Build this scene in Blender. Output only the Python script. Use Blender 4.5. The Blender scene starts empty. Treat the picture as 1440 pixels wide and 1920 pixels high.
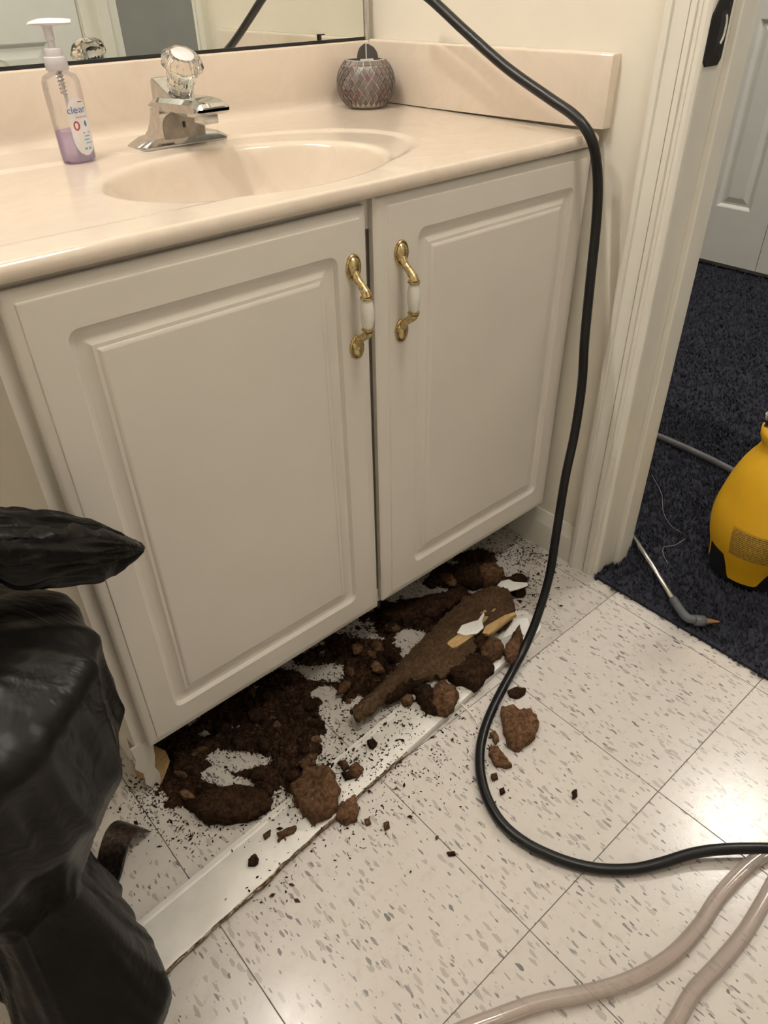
import bpy, bmesh, math, random
import numpy as np
from mathutils import Vector, Matrix, noise
random.seed(7)
SC = bpy.context.scene
COL = SC.collection
PI = math.pi

# ------------------------------------------------------------------ camera
FPX = 1364.13
CAM = np.array([-1.0733, -1.2752, 1.0216])
YAW, PITCH, ROLL = -0.7037, -0.6384, -0.0233
def cam_axes():
    cy, sy, cp, sp = math.cos(YAW), math.sin(YAW), math.cos(PITCH), math.sin(PITCH)
    fw = np.array([-sy*cp, cy*cp, sp]); r = np.array([cy, sy, 0.0]); u = np.cross(r, fw)
    c, s = math.cos(ROLL), math.sin(ROLL)
    return c*r+s*u, -s*r+c*u, fw
AX_R, AX_U, AX_F = cam_axes()
cam = bpy.data.cameras.new('camera')
cam.sensor_fit = 'VERTICAL'; cam.sensor_height = 36.0; cam.sensor_width = 27.0
cam.lens = FPX/1920*36.0
cam.clip_start = 0.02
camo = bpy.data.objects.new('camera', cam); COL.objects.link(camo)
m = Matrix.Identity(4)
for i in range(3):
    m[i][0], m[i][1], m[i][2], m[i][3] = AX_R[i], AX_U[i], -AX_F[i], CAM[i]
camo.matrix_world = m
SC.camera = camo

# ------------------------------------------------------------------ world, lights, exposure
w = bpy.data.worlds.new('world'); SC.world = w; w.use_nodes = True
w.node_tree.nodes['Background'].inputs[0].default_value = (1.0, 0.93, 0.84, 1)
w.node_tree.nodes['Background'].inputs[1].default_value = 0.05
SC.view_settings.view_transform = 'Standard'
SC.view_settings.look = 'None'
SC.view_settings.gamma = 1.0
SC.view_settings.exposure = 0.62
SC.view_settings.use_curve_mapping = False
try:
    SC.cycles.max_bounces = 7; SC.cycles.diffuse_bounces = 3; SC.cycles.glossy_bounces = 4; SC.cycles.transmission_bounces = 6
    SC.cycles.adaptive_threshold = 0.05
    SC.cycles.transparent_max_bounces = 10
    SC.cycles.sample_clamp_indirect = 4.0
    SC.cycles.blur_glossy = 0.3; SC.cycles.use_light_tree = False
except Exception: pass
BULB_POWER = 335.0      # emission strength of the vanity globes
HALL_POWER = 68.0
ROOM_POWER = 30.0
ROOM_LAMP = (-0.45, -1.2, 2.36)
BULBS = [(-1.08, -0.30, 2.0), (-0.74, -0.30, 2.0)]
HALL_LAMP = (1.45, -0.9, 2.34)
HALL_FILL = (1.0, 0.55, 2.34)  # added fill lamp, brightens the closet door and hall carpet

# ------------------------------------------------------------------ helpers
def at(u, v, z=0.0):
    """world point on the level plane at height z that lies under a pixel of the 1440x1920 frame"""
    d = AX_F + AX_R*(u-720)/FPX - AX_U*(v-960)/FPX
    t = (z-CAM[2])/d[2]
    return CAM + t*d
def at_plane(u, v, n, d0):
    d = AX_F + AX_R*(u-720)/FPX - AX_U*(v-960)/FPX
    n = np.array(n, float); t = (d0-n@CAM)/(n@d)
    return CAM + t*d
def pix(P):
    d = np.array(P)-CAM; z = d@AX_F
    return 720+FPX*(d@AX_R)/z, 960-FPX*(d@AX_U)/z

class MB:
    def __init__(s): s.v = []; s.f = []; s.mi = []; s.cur = 0
    def add(s, vs, fs):
        b = len(s.v); s.v += [tuple(map(float, q)) for q in vs]
        for f in fs: s.f.append(tuple(b+i for i in f)); s.mi.append(s.cur)
    def box(s, lo, hi):
        x0, y0, z0 = lo; x1, y1, z1 = hi
        s.add([(x0,y0,z0),(x1,y0,z0),(x1,y1,z0),(x0,y1,z0),(x0,y0,z1),(x1,y0,z1),(x1,y1,z1),(x0,y1,z1)],
              [(0,3,2,1),(4,5,6,7),(0,1,5,4),(1,2,6,5),(2,3,7,6),(3,0,4,7)])
    def loft(s, rings, close=True, cap0=True, cap1=True):
        n = len(rings[0]); vs = [q for r in rings for q in r]; fs = []
        for k in range(len(rings)-1):
            for i in range(n if close else n-1):
                j = (i+1) % n
                fs.append((k*n+i, k*n+j, (k+1)*n+j, (k+1)*n+i))
        if cap0: fs.append(tuple(range(n-1, -1, -1)))
        if cap1: fs.append(tuple((len(rings)-1)*n+i for i in range(n)))
        s.add(vs, fs)
    def lathe(s, prof, c=(0,0,0), n=40, axis=None, cap0=False, cap1=False, mod=None):
        ax = Vector(axis or (0,0,1)).normalized()
        e1 = ax.orthogonal().normalized() if axis else Vector((1,0,0)); e2 = ax.cross(e1)
        rings = []
        for (r, z) in prof:
            ring = []
            for i in range(n):
                a = 2*PI*i/n; rr = r*(mod(a, r, z) if mod else 1)
                ring.append(Vector(c)+ax*z+e1*(rr*math.cos(a))+e2*(rr*math.sin(a)))
            rings.append(ring)
        s.loft(rings, True, cap0, cap1)
    def tube(s, pts, rad, n=14, caps=True):
        pts = [Vector(p) for p in pts]; N = len(pts)
        rad = rad if hasattr(rad, '__len__') else [rad]*N
        t0 = (pts[1]-pts[0]).normalized(); up = t0.orthogonal().normalized(); rings = []
        for k in range(N):
            t = (pts[min(k+1,N-1)]-pts[max(k-1,0)]).normalized()
            up = (up-t*up.dot(t)).normalized(); sd = t.cross(up)
            rings.append([pts[k]+up*(rad[k]*math.cos(2*PI*i/n))+sd*(rad[k]*math.sin(2*PI*i/n)) for i in range(n)])
        s.loft(rings, True, caps, caps)
    def build(s, name, mats, parent=None, smooth=False, bevel=0, auto=None, loc=None):
        me = bpy.data.meshes.new(name); me.from_pydata(s.v, [], s.f)
        if not isinstance(mats, (list, tuple)): mats = [mats]
        for q in mats: me.materials.append(q)
        me.polygons.foreach_set('material_index', s.mi)
        me.polygons.foreach_set('use_smooth', [bool(smooth)]*len(s.f))
        me.update()
        bm = bmesh.new(); bm.from_mesh(me); bmesh.ops.recalc_face_normals(bm, faces=bm.faces)
        if auto is not None:
            for e in bm.edges:
                if len(e.link_faces) == 2 and e.calc_face_angle(0) > auto: e.smooth = False
        bm.to_mesh(me); bm.free()
        return link(name, me, parent, bevel, loc)
def link(name, me, parent=None, bevel=0, loc=None):
    o = bpy.data.objects.new(name, me); COL.objects.link(o)
    if parent is not None:
        o.parent = parent
        o.matrix_parent_inverse = Matrix.Translation(-Vector(parent.location)) if parent.type == 'EMPTY' else Matrix.Identity(4)
    if loc is not None: o.location = loc
    if bevel:
        b = o.modifiers.new('bevel', 'BEVEL'); b.width = bevel; b.segments = 3; b.limit_method = 'ANGLE'; b.angle_limit = math.radians(40)
        for pl in me.polygons: pl.use_smooth = True
        wn = o.modifiers.new('wn', 'WEIGHTED_NORMAL'); wn.keep_sharp = True
    return o
def thing(name, loc, label, cat, group=None):
    o = bpy.data.objects.new(name, None); COL.objects.link(o); o.location = loc; o.empty_display_size = .03
    return tag(o, label, cat, group)
def tag(o, label=None, cat=None, group=None, kind=None):
    if label: o['label'] = label
    if cat: o['category'] = cat
    if group: o['group'] = group
    if kind: o['kind'] = kind
    return o
def spline(pts, per=8):
    P = [Vector(p) for p in pts]; out = []
    P = [P[0]*2-P[1]]+P+[P[-1]*2-P[-2]]
    for k in range(1, len(P)-2):
        for i in range(per):
            t = i/per; a, b, c, d = P[k-1], P[k], P[k+1], P[k+2]
            out.append(.5*((2*b)+(-a+c)*t+(2*a-5*b+4*c-d)*t*t+(-a+3*b-3*c+d)*t**3))
    out.append(P[-2]); return out
def fbm(p, oct=4):
    s = 0; a = .5
    p = Vector(p)
    for _ in range(oct): s += a*noise.noise(p); p = p*2.03; a *= .5
    return s

# ------------------------------------------------------------------ materials
def newmat(name):
    mt = bpy.data.materials.new(name); mt.use_nodes = True
    nt = mt.node_tree; b = nt.nodes['Principled BSDF']
    return mt, nt, b
def N(nt, typ, **kw):
    n = nt.nodes.new(typ)
    for k, v in kw.items():
        if hasattr(n, k): setattr(n, k, v)
    return n
def ramp(nt, fac, stops):
    r = nt.nodes.new('ShaderNodeValToRGB'); nt.links.new(fac, r.inputs[0])
    el = r.color_ramp.elements
    while len(el) < len(stops): el.new(.5)
    for e, (p, c) in zip(el, stops): e.position = p; e.color = (*c, 1)
    return r.outputs[0]
def mixc(nt, fac, a, b, mode='MIX'):
    n = nt.nodes.new('ShaderNodeMix'); n.data_type = 'RGBA'; n.blend_type = mode
    for sock, val in ((n.inputs[0], fac), (n.inputs[6], a), (n.inputs[7], b)):
        if isinstance(val, bpy.types.NodeSocket): nt.links.new(val, sock)
        elif isinstance(val, (int, float)): sock.default_value = val
        else: sock.default_value = (*val, 1)
    return n.outputs[2]
def math_(nt, op, a, b=0.0, clamp=False):
    n = nt.nodes.new('ShaderNodeMath'); n.operation = op; n.use_clamp = clamp
    for sock, val in ((n.inputs[0], a), (n.inputs[1], b)):
        if isinstance(val, bpy.types.NodeSocket): nt.links.new(val, sock)
        else: sock.default_value = val
    return n.outputs[0]
def coords(nt, scale=(1,1,1), rot=(0,0,0), kind='Object'):
    if kind == 'World': out = nt.nodes.new('ShaderNodeNewGeometry').outputs['Position']
    else: out = nt.nodes.new('ShaderNodeTexCoord').outputs[kind]
    mp = nt.nodes.new('ShaderNodeMapping'); nt.links.new(out, mp.inputs[0])
    mp.inputs['Scale'].default_value = scale; mp.inputs['Rotation'].default_value = rot
    return mp.outputs[0]
def noise_tex(nt, vec, scale, detail=4, rough=.55, dist=0):
    n = nt.nodes.new('ShaderNodeTexNoise'); nt.links.new(vec, n.inputs['Vector'])
    n.inputs['Scale'].default_value = scale; n.inputs['Detail'].default_value = detail
    n.inputs['Roughness'].default_value = rough; n.inputs['Distortion'].default_value = dist
    return n.outputs[0]
def bump(nt, b, h, strength, dist=.002):
    n = nt.nodes.new('ShaderNodeBump'); nt.links.new(h, n.inputs['Height'])
    n.inputs['Strength'].default_value = strength; n.inputs['Distance'].default_value = dist
    nt.links.new(n.outputs[0], b.inputs['Normal'])
def plain(name, col, rough=.5, metal=0, var=.06, vscale=30, bmp=0, bscale=200, spec=.5, coat=0, kind='World'):
    mt, nt, b = newmat(name)
    vec = coords(nt, kind=kind)
    nz = noise_tex(nt, vec, vscale)
    c2 = tuple(max(0, c*(1-var*2)) for c in col); c3 = tuple(min(1, c*(1+var)) for c in col)
    nt.links.new(ramp(nt, nz, [(.3, c2), (.7, c3)]), b.inputs['Base Color'])
    b.inputs['Roughness'].default_value = rough; b.inputs['Metallic'].default_value = metal
    b.inputs['Specular IOR Level'].default_value = spec; b.inputs['Coat Weight'].default_value = coat
    if bmp: bump(nt, b, noise_tex(nt, vec, bscale, 3), bmp, .001)
    return mt
def emit(name, col, s):
    mt, nt, b = newmat(name)
    b.inputs['Base Color'].default_value = (*col, 1); b.inputs['Emission Color'].default_value = (*col, 1)
    b.inputs['Emission Strength'].default_value = s
    return mt

WALL = plain('wall_paint', (.82, .765, .655), .6, var=.02, vscale=5, bmp=.12, bscale=160, spec=.3)
TRIM = plain('trim_paint', (.80, .765, .68), .38, var=.025, vscale=9, bmp=.05, bscale=60)
CEIL = plain('ceiling_paint', (.82, .79, .72), .8, var=.02)
HALLWALL_DIM = plain('hall_dimmed', (.50, .49, .46), .7, var=.03, vscale=6)  # greyed below white so the colour carries the dim hallway light
DOORW = plain('door_paint', (.74, .73, .69), .45, var=.02, vscale=8)
CAB = plain('cabinet_foil', (.76, .705, .63), .42, var=.015, vscale=7, bmp=.03, bscale=300)
CABRAW = plain('cabinet_board', (.30, .19, .11), .9, var=.2, vscale=60, bmp=.4, bscale=300)
CHROME = plain('chrome', (.62, .61, .60), .09, 1.0, var=.08, vscale=90)
STEEL = plain('steel_rod', (.62, .60, .57), .22, 1.0, var=.08, vscale=60)
BLACKMETAL = plain('black_metal', (.018, .017, .018), .42, .6, var=.2)
BLACKPL = plain('black_plastic', (.012, .012, .014), .45, var=.2)
RUBBER = plain('black_rubber', (.005, .005, .006), .33, var=.25, vscale=80, bmp=.08, bscale=500, spec=.35)
GREYPL = plain('grey_plastic', (.10, .105, .115), .5, var=.1)
GREYHOSE = plain('grey_hose', (.10, .10, .108), .5, var=.1)
PORC = plain('white_porcelain', (.80, .77, .70), .2, var=.02, coat=.3)
WHITEPL = plain('pump_plastic', (.80, .76, .80), .35, var=.03)
WHITEPAINT = plain('white_board_paint', (.72, .695, .64), .35, var=.05, vscale=25)
FLAKE = plain('white_flake', (.86, .85, .82), .5, var=.05)
REDWAX = plain('red_wax', (.085, .008, .02), .4, var=.2)
CARD = plain('dark_card', (.075, .068, .06), .5, var=.1)
CARDW = plain('card_edge', (.85, .83, .8), .6)
GROUT = plain('grout', (.56, .51, .44), .7, var=.15, vscale=200)
BRASSTIP = plain('brass_tip', (.62, .36, .17), .35, .8, var=.1)
THREAD = plain('pale_thread', (.45, .44, .42), .6)
INK = plain('ink_blue', (.10, .17, .42), .6)
INKR = plain('ink_red', (.42, .06, .08), .6)
INKB = plain('ink_lightblue', (.22, .42, .62), .6)
INKD = plain('ink_dark', (.045, .04, .03), .6)
LABELW = plain('label_white', (.83, .80, .80), .45)
RIM = plain('caulk', (.80, .73, .60), .6)
BLACKCHAN = plain('mirror_channel', (.03, .03, .032), .3, .5)  # black edging of the mirror, channel and clip

def m_brass():
    mt, nt, b = newmat('aged_brass'); v = coords(nt, kind='World')
    nz = noise_tex(nt, v, 330, 4, .7)
    nt.links.new(ramp(nt, nz, [(.32, (.17, .11, .04)), (.46, (.55, .42, .20)), (.68, (.80, .68, .40))]), b.inputs['Base Color'])
    b.inputs['Metallic'].default_value = 1; b.inputs['Roughness'].default_value = .28
    bump(nt, b, nz, .3, .0004); return mt
BRASS = m_brass()
def m_marble():
    mt, nt, b = newmat('cultured_marble'); v = coords(nt, (1, 1.3, 1.2), (.4, 0, .5), 'World')
    a = noise_tex(nt, v, 7, 6, .6, 1.6)
    c = ramp(nt, a, [(.30, (.68, .575, .465)), (.46, (.725, .62, .51)), (.56, (.70, .595, .485)), (.72, (.755, .655, .545))])
    nt.links.new(c, b.inputs['Base Color']); b.inputs['Roughness'].default_value = .16
    b.inputs['Coat Weight'].default_value = .25; b.inputs['Coat Roughness'].default_value = .06
    bump(nt, b, noise_tex(nt, v, 12, 3), .03, .002); return mt
MARBLE = m_marble()
def m_tile():
    mt, nt, b = newmat('vinyl_tile')
    oi = nt.nodes.new('ShaderNodeObjectInfo')
    geo = nt.nodes.new('ShaderNodeNewGeometry')
    off = nt.nodes.new('ShaderNodeVectorMath'); off.operation = 'MULTIPLY_ADD'
    nt.links.new(oi.outputs['Random'], off.inputs[0]); off.inputs[1].default_value = (13.7, 29.1, 0)
    nt.links.new(geo.outputs['Position'], off.inputs[2])
    wv = noise_tex(nt, off.outputs[0], 14, 2)
    base = off.outputs[0]
    def flecks(scale, rot, sx, sy, thr, dens, seed):
        mp = nt.nodes.new('ShaderNodeMapping'); nt.links.new(base, mp.inputs[0])
        mp.inputs['Rotation'].default_value = (0, 0, rot); mp.inputs['Location'].default_value = (seed, seed*1.7, 0)
        mp.inputs['Scale'].default_value = (sx, sy, 0.0)
        d = nt.nodes.new('ShaderNodeTexNoise'); nt.links.new(mp.outputs[0], d.inputs['Vector']); d.inputs['Scale'].default_value = scale*1.3; d.inputs['Detail'].default_value = 3
        ad = nt.nodes.new('ShaderNodeVectorMath'); ad.operation = 'MULTIPLY_ADD'
        nt.links.new(d.outputs['Color'], ad.inputs[0]); ad.inputs[1].default_value = (.9/scale, .9/scale, 0); nt.links.new(mp.outputs[0], ad.inputs[2])
        vo = nt.nodes.new('ShaderNodeTexVoronoi'); vo.voronoi_dimensions = '2D'; nt.links.new(ad.outputs[0], vo.inputs['Vector']); vo.inputs['Scale'].default_value = scale
        sep = nt.nodes.new('ShaderNodeSeparateColor'); nt.links.new(vo.outputs['Color'], sep.inputs[0])
        keep = math_(nt, 'LESS_THAN', sep.outputs[0], dens)
        size = math_(nt, 'MULTIPLY', sep.outputs[1], thr)
        inside = math_(nt, 'LESS_THAN', vo.outputs['Distance'], size)
        return math_(nt, 'MULTIPLY', keep, inside), sep.outputs[2]
    col = mixc(nt, wv, (.55, .51, .465), (.60, .56, .515))
    cloud = noise_tex(nt, base, 60, 4, .6)
    col = mixc(nt, math_(nt, 'MULTIPLY', ramp_v(nt, cloud, .52, .7), .35), col, (.42, .385, .34))
    for (sc, rot, sx, sy, thr, dens, seed, c1, c2) in (
            (140, 1.0, 1, .36, .46, .40, 3.1, (.43, .395, .35), (.385, .355, .32)),
            (165, .80, 1, .30, .34, .12, 7.7, (.28, .26, .245), (.20, .19, .185)),
            (230, 1.2, 1, .36, .34, .12, 11.3, (.16, .145, .135), (.29, .265, .24)),
            (100, .65, 1, .40, .28, .06, 17.9, (.13, .125, .13), (.20, .19, .19))):
        f, rnd = flecks(sc, rot, sx, sy, thr, dens, seed)
        col = mixc(nt, f, col, mixc(nt, rnd, c1, c2))
    tint = math_(nt, 'MULTIPLY_ADD', oi.outputs['Random'], .06)
    nt.nodes[-1].inputs[2].default_value = .96
    hsv = nt.nodes.new('ShaderNodeHueSaturation'); nt.links.new(tint, hsv.inputs['Value']); nt.links.new(col, hsv.inputs['Color'])
    nt.links.new(hsv.outputs[0], b.inputs['Base Color'])
    rg = noise_tex(nt, base, 90, 3); 
    nt.links.new(math_(nt, 'MULTIPLY_ADD', rg, .16), b.inputs['Roughness']); nt.nodes[-1].inputs[2].default_value = .14
    b.inputs['Specular IOR Level'].default_value = .45
    bump(nt, b, noise_tex(nt, base, 240, 3), .10, .0008)
    return mt
def ramp_v(nt, fac, lo, hi):
    n = nt.nodes.new('ShaderNodeMapRange'); nt.links.new(fac, n.inputs[0]); n.inputs[1].default_value = lo; n.inputs[2].default_value = hi
    return n.outputs[0]
TILE = m_tile()
GROUTF = plain('floor_seam', (.16, .14, .12), .9)
def m_rot(name, dark, mid, lite, sc=130):
    mt, nt, b = newmat(name); v = coords(nt, (1, 1, 1), kind='World')
    oi = nt.nodes.new('ShaderNodeObjectInfo')
    a = noise_tex(nt, v, sc, 6, .72, .6); a2 = noise_tex(nt, v, 22, 3)
    c = ramp(nt, a, [(.34, dark), (.5, mid), (.68, lite)])
    c = mixc(nt, math_(nt, 'MULTIPLY', ramp_v(nt, a2, .45, .65), .45), c, dark)
    hsv = nt.nodes.new('ShaderNodeHueSaturation'); nt.links.new(c, hsv.inputs['Color'])
    nt.links.new(math_(nt, 'MULTIPLY_ADD', oi.outputs['Random'], .5), hsv.inputs['Value']); nt.nodes[-1].inputs[2].default_value = .75
    nt.links.new(hsv.outputs[0], b.inputs['Base Color']); b.inputs['Roughness'].default_value = .95; b.inputs['Specular IOR Level'].default_value = .1
    bump(nt, b, a, .9, .003); return mt
ROT = m_rot('rotten_board', (.045, .022, .011), (.125, .066, .034), (.24, .14, .08))
ROTD = m_rot('dark_rot_shaded', (.011, .0055, .003), (.032, .0165, .0085), (.075, .041, .022))  # dark rot, deepened further to carry the shade under the cabinet
ROTSLAB = m_rot('board_face', (.060, .034, .018), (.115, .068, .037), (.19, .12, .07), 150)
def m_wood(name, c1, c2, rot=0):
    mt, nt, b = newmat(name); v = coords(nt, (1, 9, 9), (0, 0, rot), 'World')
    a = noise_tex(nt, v, 40, 4, .6, .4)
    nt.links.new(ramp(nt, a, [(.35, c1), (.65, c2)]), b.inputs['Base Color']); b.inputs['Roughness'].default_value = .7
    bump(nt, b, a, .3, .001); return mt
WOOD = m_wood('bare_softwood', (.37, .225, .085), (.56, .38, .17), .5)
WOODB = m_wood('bare_stud', (.27, .17, .07), (.42, .285, .125), -.3)
def m_carpet(name, k=1.0):
    mt, nt, b = newmat(name); v = coords(nt, kind='World')
    a = noise_tex(nt, v, 130, 4, .7); a2 = noise_tex(nt, v, 9, 3)
    c = ramp(nt, a, [(.3, (.018*k, .0185*k, .027*k)), (.52, (.034*k, .035*k, .047*k)), (.75, (.060*k, .061*k, .077*k))])
    c = mixc(nt, math_(nt, 'MULTIPLY', a2, .5), c, (.045*k, .046*k, .060*k))
    nt.links.new(c, b.inputs['Base Color']); b.inputs['Roughness'].default_value = 1; b.inputs['Specular IOR Level'].default_value = .05
    b.inputs['Sheen Weight'].default_value = 0
    bump(nt, b, a, 1.0, .006); return mt
CARPET = m_carpet('navy_carpet'); PILE = m_carpet('navy_pile', 1.15)
def m_mirror():
    mt, nt, b = newmat('mirror_silver'); b.inputs['Base Color'].default_value = (.84, .87, .83, 1)
    b.inputs['Metallic'].default_value = 1; b.inputs['Roughness'].default_value = 0.0; return mt
MIRROR = m_mirror()
def m_clear(name, tint, gloss=.12, rough=.05, diff=0.0, dcol=(.8,.7,.7)):
    mt = bpy.data.materials.new(name); mt.use_nodes = True; nt = mt.node_tree; nt.nodes.clear()
    out = nt.nodes.new('ShaderNodeOutputMaterial'); tr = nt.nodes.new('ShaderNodeBsdfTransparent'); tr.inputs[0].default_value = (*tint, 1)
    gl = nt.nodes.new('ShaderNodeBsdfGlossy'); gl.inputs['Roughness'].default_value = rough
    df = nt.nodes.new('ShaderNodeBsdfDiffuse'); df.inputs[0].default_value = (*dcol, 1)
    lw = nt.nodes.new('ShaderNodeLayerWeight'); lw.inputs[0].default_value = .28
    m1 = nt.nodes.new('ShaderNodeMixShader'); m1.inputs[0].default_value = diff; nt.links.new(tr.outputs[0], m1.inputs[1]); nt.links.new(df.outputs[0], m1.inputs[2])
    fac = math_(nt, 'MULTIPLY_ADD', lw.outputs['Fresnel'], .55); nt.nodes[-1].inputs[2].default_value = gloss*.3
    m2 = nt.nodes.new('ShaderNodeMixShader'); nt.links.new(fac, m2.inputs[0]); nt.links.new(m1.outputs[0], m2.inputs[1]); nt.links.new(gl.outputs[0], m2.inputs[2])
    nt.links.new(m2.outputs[0], out.inputs[0]); return mt
BOTTLE = m_clear('clear_bottle', (.985, .975, .985), .15)
SOAP = m_clear('violet_soap', (.86, .80, .95), .1, .05, .30, (.74, .64, .90))
FROST = m_clear('frosted_pump', (.9, .88, .9), .2, .3, .62, (.84, .80, .84))
def m_glass():
    mt, nt, b = newmat('clear_acrylic'); b.inputs['Base Color'].default_value = (1, .97, .93, 1)
    b.inputs['Transmission Weight'].default_value = 1; b.inputs['Roughness'].default_value = .02; b.inputs['IOR'].default_value = 1.49; return mt
ACRYL = m_glass()
HOSE = m_clear('clear_vinyl_hose', (.88, .82, .78), .3, .12, .30, (.72, .63, .57))
def m_yellow():
    mt, nt, b = newmat('yellow_tank'); v = coords(nt, kind='World'); a = noise_tex(nt, v, 12, 3)
    nt.links.new(ramp(nt, a, [(.3, (.66, .36, .008)), (.7, (.74, .42, .012))]), b.inputs['Base Color'])
    b.inputs['Roughness'].default_value = .5; bump(nt, b, noise_tex(nt, v, 350, 2), .08, .001); return mt
YELLOW = m_yellow()
def m_bag():
    mt, nt, b = newmat('black_bag_film'); v = coords(nt, kind='World')
    b.inputs['Base Color'].default_value = (.006, .0055, .005, 1); b.inputs['Roughness'].default_value = .34
    b.inputs['Specular IOR Level'].default_value = .17
    a = noise_tex(nt, v, 9, 4, .55, 1.2); a3 = noise_tex(nt, coords(nt, (1, 1, .35), kind='World'), 40, 3, .5, .8)
    bump(nt, b, math_(nt, 'ADD', a, math_(nt, 'MULTIPLY', a3, .10)), .3, .02); return mt
BAG = m_bag()
def m_pry():
    mt, nt, b = newmat('worn_steel'); v = coords(nt, kind='World'); a = noise_tex(nt, v, 160, 5, .7)
    nt.links.new(ramp(nt, a, [(.35, (.03, .022, .02)), (.6, (.085, .065, .055)), (.8, (.25, .2, .17))]), b.inputs['Base Color'])
    b.inputs['Metallic'].default_value = .85; b.inputs['Roughness'].default_value = .38; bump(nt, b, a, .3, .001); return mt
PRY = m_pry()
def m_mosaic():
    mt, nt, b = newmat('mosaic_glass'); oi = nt.nodes.new('ShaderNodeObjectInfo'); v = coords(nt, kind='World')
    c = ramp(nt, oi.outputs['Random'], [(0, (.075, .058, .05)), (.3, (.13, .105, .09)), (.55, (.10, .075, .07)), (.75, (.17, .14, .125)), (.9, (.12, .022, .035)), (1, (.16, .11, .11))])
    for e in nt.nodes[-1].color_ramp.elements: pass
    c = mixc(nt, math_(nt, 'MULTIPLY', noise_tex(nt, v, 500, 2), .3), c, (.20, .18, .165))
    nt.links.new(c, b.inputs['Base Color']); b.inputs['Roughness'].default_value = .32; b.inputs['Coat Weight'].default_value = .05; return mt
MOSAIC = m_mosaic()
def m_rotedge():
    mt, nt, b = newmat('rotten_board_edge'); v = coords(nt, (1, 1, 2.5), kind='World'); a = noise_tex(nt, v, 90, 5, .7)
    nt.links.new(ramp(nt, a, [(.38, (.05, .025, .012)), (.5, (.20, .12, .07)), (.6, (.62, .56, .46)), (.8, (.78, .72, .62))]), b.inputs['Base Color'])
    b.inputs['Roughness'].default_value = .9; bump(nt, b, a, .8, .003); return mt
ROTEDGE = m_rotedge()
def m_tanklabel():
    mt, nt, b = newmat('tank_label_print'); v = coords(nt, kind='World')
    sx = nt.nodes.new('ShaderNodeSeparateXYZ'); nt.links.new(v, sx.inputs[0])
    wv = math_(nt, 'SINE', math_(nt, 'MULTIPLY', sx.outputs[2], 2*PI/.0042))
    nz = noise_tex(nt, coords(nt, (1, 1, .2), kind='World'), 700, 2)
    f = math_(nt, 'MULTIPLY', ramp_v(nt, wv, -.2, .3), ramp_v(nt, nz, .35, .5), True)
    nt.links.new(mixc(nt, f, (.46, .27, .02), (.05, .038, .02)), b.inputs['Base Color']); b.inputs['Roughness'].default_value = .5; return mt
TANKLABEL = m_tanklabel()

# ================================================================== SETTING
JY, HY = -0.695, -1.400          # latch jamb / hinge jamb faces of the doorway
T = .3048; OX, OY = -.6509, -.7508
XL, YF, ZC = -2.0, -2.7, 2.44
floor = MB(); floor.box((XL, YF, -.06), (.0, .0, -.0022))
floor = tag(floor.build('floor', GROUTF), 'speckled cream vinyl tile bathroom floor', 'floor', kind='structure')
tile_cache = {}
for i in range(-6, 4):
    for j in range(-3, 8):
        x0, x1 = OX+i*T, OX+(i+1)*T; y1, y0 = OY-j*T, OY-(j+1)*T
        x0c, x1c, y0c, y1c = max(x0, XL), min(x1, -.0), max(y0, YF), min(y1, 0)
        if x1c-x0c < .02 or y1c-y0c < .02: continue
        wdt, dpt = round(x1c-x0c, 4), round(y1c-y0c, 4)
        key = (wdt, dpt)
        if key not in tile_cache:
            g = .0005; b_ = .0009; q = MB()
            ring = lambda ins, z: [(g+ins, g+ins, z), (wdt-g-ins, g+ins, z), (wdt-g-ins, dpt-g-ins, z), (g+ins, dpt-g-ins, z)]
            q.loft([ring(0, -.003), ring(0, -.0005), ring(b_*.6, 0)], True, False, True)
            o = q.build('tile', TILE); tile_cache[key] = o.data
            o.parent = floor
        else:
            o = bpy.data.objects.new('tile', tile_cache[key]); COL.objects.link(o); o.parent = floor
        o.location = (x0c, y0c, random.uniform(-.0003, 0))

def struct(name, mb, mat, label, cat, parent=None, **kw):
    o = mb.build(name, mat, parent, **kw)
    return tag(o, label, cat, kind='structure')
q = MB(); q.box((XL-.1, 0, 0), (.10, .1, ZC))
struct('wall_back', q, WALL, 'cream painted bathroom wall behind the mirror', 'wall')
q = MB()
q.box((0, JY+.018, 0), (.104, 0, ZC)); q.box((0, YF, 0), (.104, HY-.018, ZC)); q.box((0, HY-.018, 2.05), (.104, JY+.018, ZC))
struct('wall_right', q, WALL, 'cream painted wall with the doorway, right of the vanity', 'wall')
q = MB(); q.box((XL-.1, YF, 0), (XL, 0, ZC)); struct('wall_left', q, WALL, 'cream painted wall at the far left of the bathroom', 'wall')
q = MB(); q.box((XL-.1, YF-.1, 0), (.104, YF, ZC)); struct('wall_front', q, WALL, 'cream painted bathroom wall opposite the mirror', 'wall')
q = MB(); q.box((XL-.1, YF-.1, ZC), (2.15, 1.3, ZC+.1)); struct('ceiling', q, CEIL, 'white painted ceiling', 'ceiling')
q = MB(); q.box((1.985, -3.1, 0), (2.1, 1.3, ZC)); struct('wall_hall', q, HALLWALL_DIM, 'hallway wall beyond the doorway', 'wall')
q = MB(); q.box((.104, -3.2, 0), (2.1, -3.1, ZC)); struct('wall_hall_end', q, HALLWALL_DIM, 'hallway end wall, its dimness put into a grey colour', 'wall')
q = MB(); q.box((.104, 1.2, 0), (2.1, 1.3, ZC)); struct('wall_hall_far', q, HALLWALL_DIM, 'far end wall of the hallway', 'wall')
q = MB(); q.box((.104, -3.1, 0), (.11, HY-.05, ZC)); q.box((.104, JY+.05, 0), (.11, 1.2, ZC))
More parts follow.
